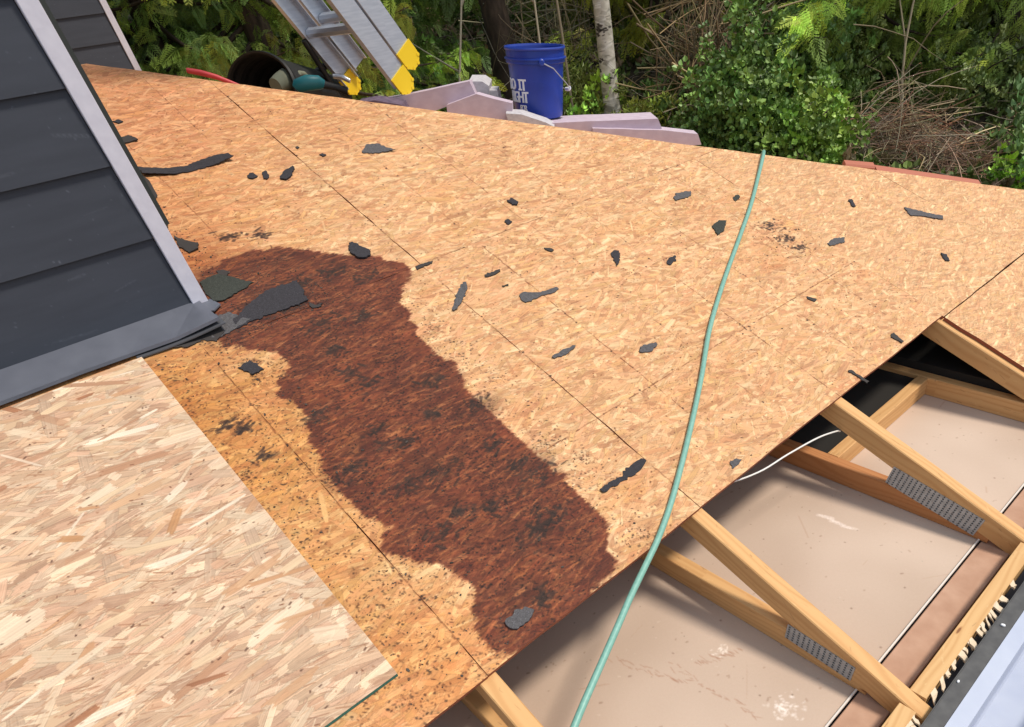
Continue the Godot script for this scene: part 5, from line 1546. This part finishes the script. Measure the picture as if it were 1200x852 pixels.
func woods() -> void:
	M.spray = spray_mesh()
	M.leafy = cluster_mesh(9, 0.34, 0.13, 3)
	M.ivy = cluster_mesh(8, 0.36, 0.20, 4)
	M.fine = cluster_mesh(14, 0.36, 0.05, 5)
	M.stick_a = stick_mesh(0.5, 6)
	M.stick_b = stick_mesh(-0.9, 7)
	var deep := Color(0.030, 0.060, 0.014)
	var fresh := Color(0.060, 0.105, 0.018)
	var lime := Color(0.082, 0.132, 0.020)
	# the dense cedars behind the tub and the far corner board
	conifer(14.2, 7.6, 7.0, 1.75, 140, 80, 0.165, 0.15, deep * 1.9, "dense green cedar growing close behind the far white corner board")
	conifer(20.0, 7.2, 7.5, 2.1, 150, 84, 0.16, 0.10, Color(0.078, 0.135, 0.026), "bright green bushy cedar directly behind the black tub")
	conifer(27.0, 8.6, 8.5, 1.4, 90, 56, 0.2, 0.15, deep * 1.3, "dark cedar showing between ladder and blue bucket")
	# far rows
	conifer(5.0, 12.0, 10.0, 2.6, 70, 24, 0.5, 0.2, deep, "tall dark conifer far behind the upper house wall")
	conifer(16.0, 12.5, 11.0, 2.7, 70, 26, 0.5, 0.2, deep * 0.9, "tall dark conifer far behind the two nearest cedars")
	conifer(24.0, 13.0, 11.0, 2.7, 70, 26, 0.5, 0.2, deep, "tall dark conifer far behind the ladder")
	conifer(33.0, 12.5, 11.0, 2.6, 70, 26, 0.5, 0.3, deep * 0.9, "tall dark conifer behind the brown trunk")
	conifer(41.0, 13.5, 11.0, 2.7, 70, 26, 0.5, 0.3, deep * 1.1, "tall dark conifer far behind the birch")
	conifer(49.0, 13.0, 11.0, 2.6, 70, 26, 0.5, 0.2, Color(0.045, 0.075, 0.012), "tall olive conifer far behind the dead vine tangle")
	conifer(57.0, 13.0, 11.0, 2.7, 70, 26, 0.5, 0.2, deep, "tall dark conifer far behind the ivy mound")
	conifer(66.0, 12.5, 11.0, 2.7, 70, 26, 0.5, 0.2, deep * 0.9, "tall dark conifer far behind the brush pile")
	conifer(75.0, 12.0, 10.0, 2.6, 70, 26, 0.5, 0.2, deep, "tall dark conifer at the downhill end of the bank")
	# brown trunk, birch, yellow-green hemlocks
	conifer(35.8, 9.0, 9.0, 1.7, 40, 22, 0.34, 2.6, deep * 1.2, "conifer with a bare thick brown trunk behind the blue bucket", 0.16)
	birch()
	conifer(47.0, 10.2, 8.0, 1.7, 100, 50, 0.28, 0.1, Color(0.105, 0.135, 0.016), "yellow green drooping hemlock beside the birch")
	conifer(61.5, 8.9, 8.0, 1.9, 110, 56, 0.25, 0.35, lime, "light green conifer with hanging branches above the brush pile")
	conifer(70.0, 9.4, 8.0, 1.8, 100, 56, 0.25, 0.4, Color(0.065, 0.105, 0.018), "green conifer with hanging branches at the picture's upper corner")
	# shrubs
	shrub("bush", 30.0, 7.6, Vector3(0.6, 0.9, 0.6), 1000, 0.13, M.leafy, deep * 1.5, "dark leafy bush just uphill of the blue bucket", "bush")
	shrub("bush", 40.0, 8.2, Vector3(0.6, 0.5, 0.6), 700, 0.15, M.fine, Color(0.06, 0.085, 0.016), "low grassy bush between the blue bucket and the birch", "bush")
	shrub("bush", 45.4, 7.4, Vector3(0.5, 0.45, 0.5), 700, 0.15, M.fine, Color(0.07, 0.10, 0.016), "feathery olive bush at the birch's foot", "bush")
	shrub("bush", 48.5, 7.6, Vector3(0.55, 0.5, 0.55), 700, 0.12, M.leafy, deep * 1.4, "dark bush above the downhill end of the foam pile", "bush")
	shrub("ivy_mound", 53.0, 6.6, Vector3(0.40, 0.95, 0.42), 1500, 0.105, M.ivy, Color(0.042, 0.088, 0.018), "tall rounded mound of ivy behind the end of the green hose", "ivy", 9)
	shrub("bramble", 57.6, 6.5, Vector3(0.48, 0.52, 0.5), 1100, 0.105, M.ivy, Color(0.060, 0.115, 0.018), "fresh green bramble between ivy mound and brush pile", "bramble", 9)
	shrub("bramble", 56.5, 8.0, Vector3(0.7, 0.8, 0.7), 1000, 0.13, M.leafy, Color(0.045, 0.09, 0.02), "dark green bramble climbing behind the ivy mound", "bramble", 9)
	shrub("bush", 60.5, 8.2, Vector3(0.6, 0.6, 0.6), 700, 0.12, M.leafy, Color(0.05, 0.085, 0.018), "mid green bush behind the brush pile's uphill end", "bush", 9)
	shrub("bush", 68.5, 8.6, Vector3(0.8, 0.5, 0.7), 700, 0.12, M.leafy, Color(0.040, 0.065, 0.016), "dull green bush behind the brush pile's downhill end", "bush", 9)
	shrub("weed_clump", 72.5, 6.9, Vector3(0.25, 0.22, 0.25), 130, 0.14, M.leafy, Color(0.10, 0.20, 0.02), "small bright green weed clump on the dark soil past the brush pile", "weeds", 3)
	shrub("weed_clump", 42.0, 7.6, Vector3(0.3, 0.5, 0.3), 130, 0.16, M.leafy, Color(0.10, 0.20, 0.03), "bright green weed clump at the uphill side of the birch trunk", "weeds", 3)
	shrub("bush", 75.5, 7.0, Vector3(0.5, 0.6, 0.5), 400, 0.14, M.leafy, Color(0.04, 0.085, 0.02), "green bush on the bank at the picture's edge", "bush", 4)
	# dead stuff
	sticks("brush_pile", 64.2, 6.9, Vector3(0.58, 0.62, 0.5), 560, 0.25, 0.95, [Color(0.20, 0.14, 0.09), Color(0.30, 0.22, 0.14), Color(0.13, 0.09, 0.06), Color(0.25, 0.12, 0.07), Color(0.38, 0.31, 0.20)], "brown pile of cut brush on the bank beyond the orange strips", "brush pile")
	sticks("brush_pile", 68.6, 7.0, Vector3(0.5, 0.3, 0.45), 320, 0.2, 0.7, [Color(0.22, 0.13, 0.08), Color(0.30, 0.17, 0.10), Color(0.15, 0.09, 0.06)], "low reddish heap of dead twigs at the downhill side of the big brush pile", "brush pile")
	sticks("dead_vines", 50.3, 7.6, Vector3(0.38, 1.5, 0.4), 420, 0.5, 1.6, [Color(0.22, 0.16, 0.09), Color(0.32, 0.24, 0.13), Color(0.16, 0.12, 0.07)], "brown tangle of dead vines beside the tall ivy mound", "dead vines", 0.8)
	sticks("dead_branches", 38.6, 9.2, Vector3(0.9, 2.0, 0.6), 150, 0.4, 1.3, [Color(0.30, 0.25, 0.16), Color(0.20, 0.17, 0.11)], "bare twiggy undergrowth between brown trunk and birch", "dead branches", 0.9)
	pole("sapling", 38.4, 7.4, 4.5, 0.013, Vector2(0.02, 0.0), Color(0.34, 0.30, 0.22), "thin grey sapling rising just beside the blue bucket")
	pole("sapling", 40.3, 7.8, 5.0, 0.015, Vector2(-0.05, 0.02), Color(0.30, 0.25, 0.17), "thin leaning sapling midway between bucket and birch")
	pole("sapling", 64.6, 7.7, 2.4, 0.016, Vector2(0.0, 0.0), Color(0.38, 0.31, 0.20), "short pale stick standing upright behind the brush pile", 2)
	pole("sapling", 29.5, 7.0, 4.0, 0.014, Vector2(0.30, 0.05), Color(0.30, 0.28, 0.22), "slender branch slanting beside the ladder's yellow feet", 2)
	# ivy, leaf litter and low growth over the bank
	for v in 3:
		var places := []
		var colors := []
		for i in [9000, 3600, 2400][v]:
			var p := from_az(rf(-4, 84), 4.4 + 11.0 * pow(rng.randf(), 0.8))
			var s: float = [rf(0.10, 0.20), rf(0.10, 0.2), rf(0.25, 0.8)][v]
			var y := ground_y(p.x, p.y) + (0.04 if v < 2 else 0.06)
			var b := Basis(Vector3.UP, rf(0, TAU)) * Basis(Vector3.RIGHT, rng.randfn(0.0, 0.35))
			places.append(Transform3D(b * Basis.from_scale(Vector3.ONE * s), Vector3(p.x, y, p.y)))
			colors.append(tint([Color(0.11, 0.16, 0.035), Color(0.22, 0.16, 0.09), Color(0.26, 0.20, 0.13)][v], 0.35))
		var o := many(["undergrowth", "leaf_litter", "fallen_twigs"][v], [M.ivy, M.leafy, M.stick_a][v], M.leaf if v < 2 else M.twig, places, colors)
		tag(o, ["low green ground cover over the bank", "brown leaf litter over the bank", "fallen twigs strewn over the bank"][v], ["ground cover", "leaf litter", "twigs"][v])

func birch() -> void:
	var p := from_az(43.0, 7.6)
	var o := thing("birch_tree", "white barked birch trunk with dark marks standing behind the foam boards", "tree", Transform3D(Basis(), Vector3(p.x, ground_y(p.x, p.y), p.y)))
	var pts := []
	var rad := []
	for i in 14:
		var f := i / 13.0
		pts.append(Vector3(sin(f * 5.0) * 0.05 - f * 0.1, f * 8.0 - 0.3, cos(f * 4.0) * 0.04))
		rad.append(0.090 * (1.0 - 0.8 * f) * (1.25 if i == 0 else 1.0))
	var mb := MB.new()
	mb.tube(pts, rad, 16, 0.9)
	put("trunk", mb.done(), M.birch, o)
	var lm := MB.new()
	var places := []
	var colors := []
	for i in 26:
		var b: Vector3 = pts[6 + i % 7]
		var a := rf(0, TAU)
		var e := b + Vector3(cos(a) * rf(0.7, 1.6), rf(0.2, 1.2), sin(a) * rf(0.7, 1.6))
		lm.tube(curve([b, b.lerp(e, 0.5) + Vector3.UP * 0.15, e], 3), [0.022, 0.02, 0.017, 0.014, 0.011, 0.008, 0.004], 5, 1.0, false)
		for k in 34:
			var at := b.lerp(e, rf(0.35, 1.1)) + Vector3(rng.randfn(0, 0.15), rng.randfn(0, 0.15), rng.randfn(0, 0.15))
			places.append(Transform3D(Basis(Vector3.UP, rf(0, TAU)) * Basis.from_scale(Vector3.ONE * rf(0.12, 0.22)), at))
			colors.append(tint(Color(0.07, 0.12, 0.025), 0.25))
	put("limb", lm.done(), M.bark, o).set_meta("kind", "stuff")
	many("crown", M.leafy, M.leaf, places, colors, o)
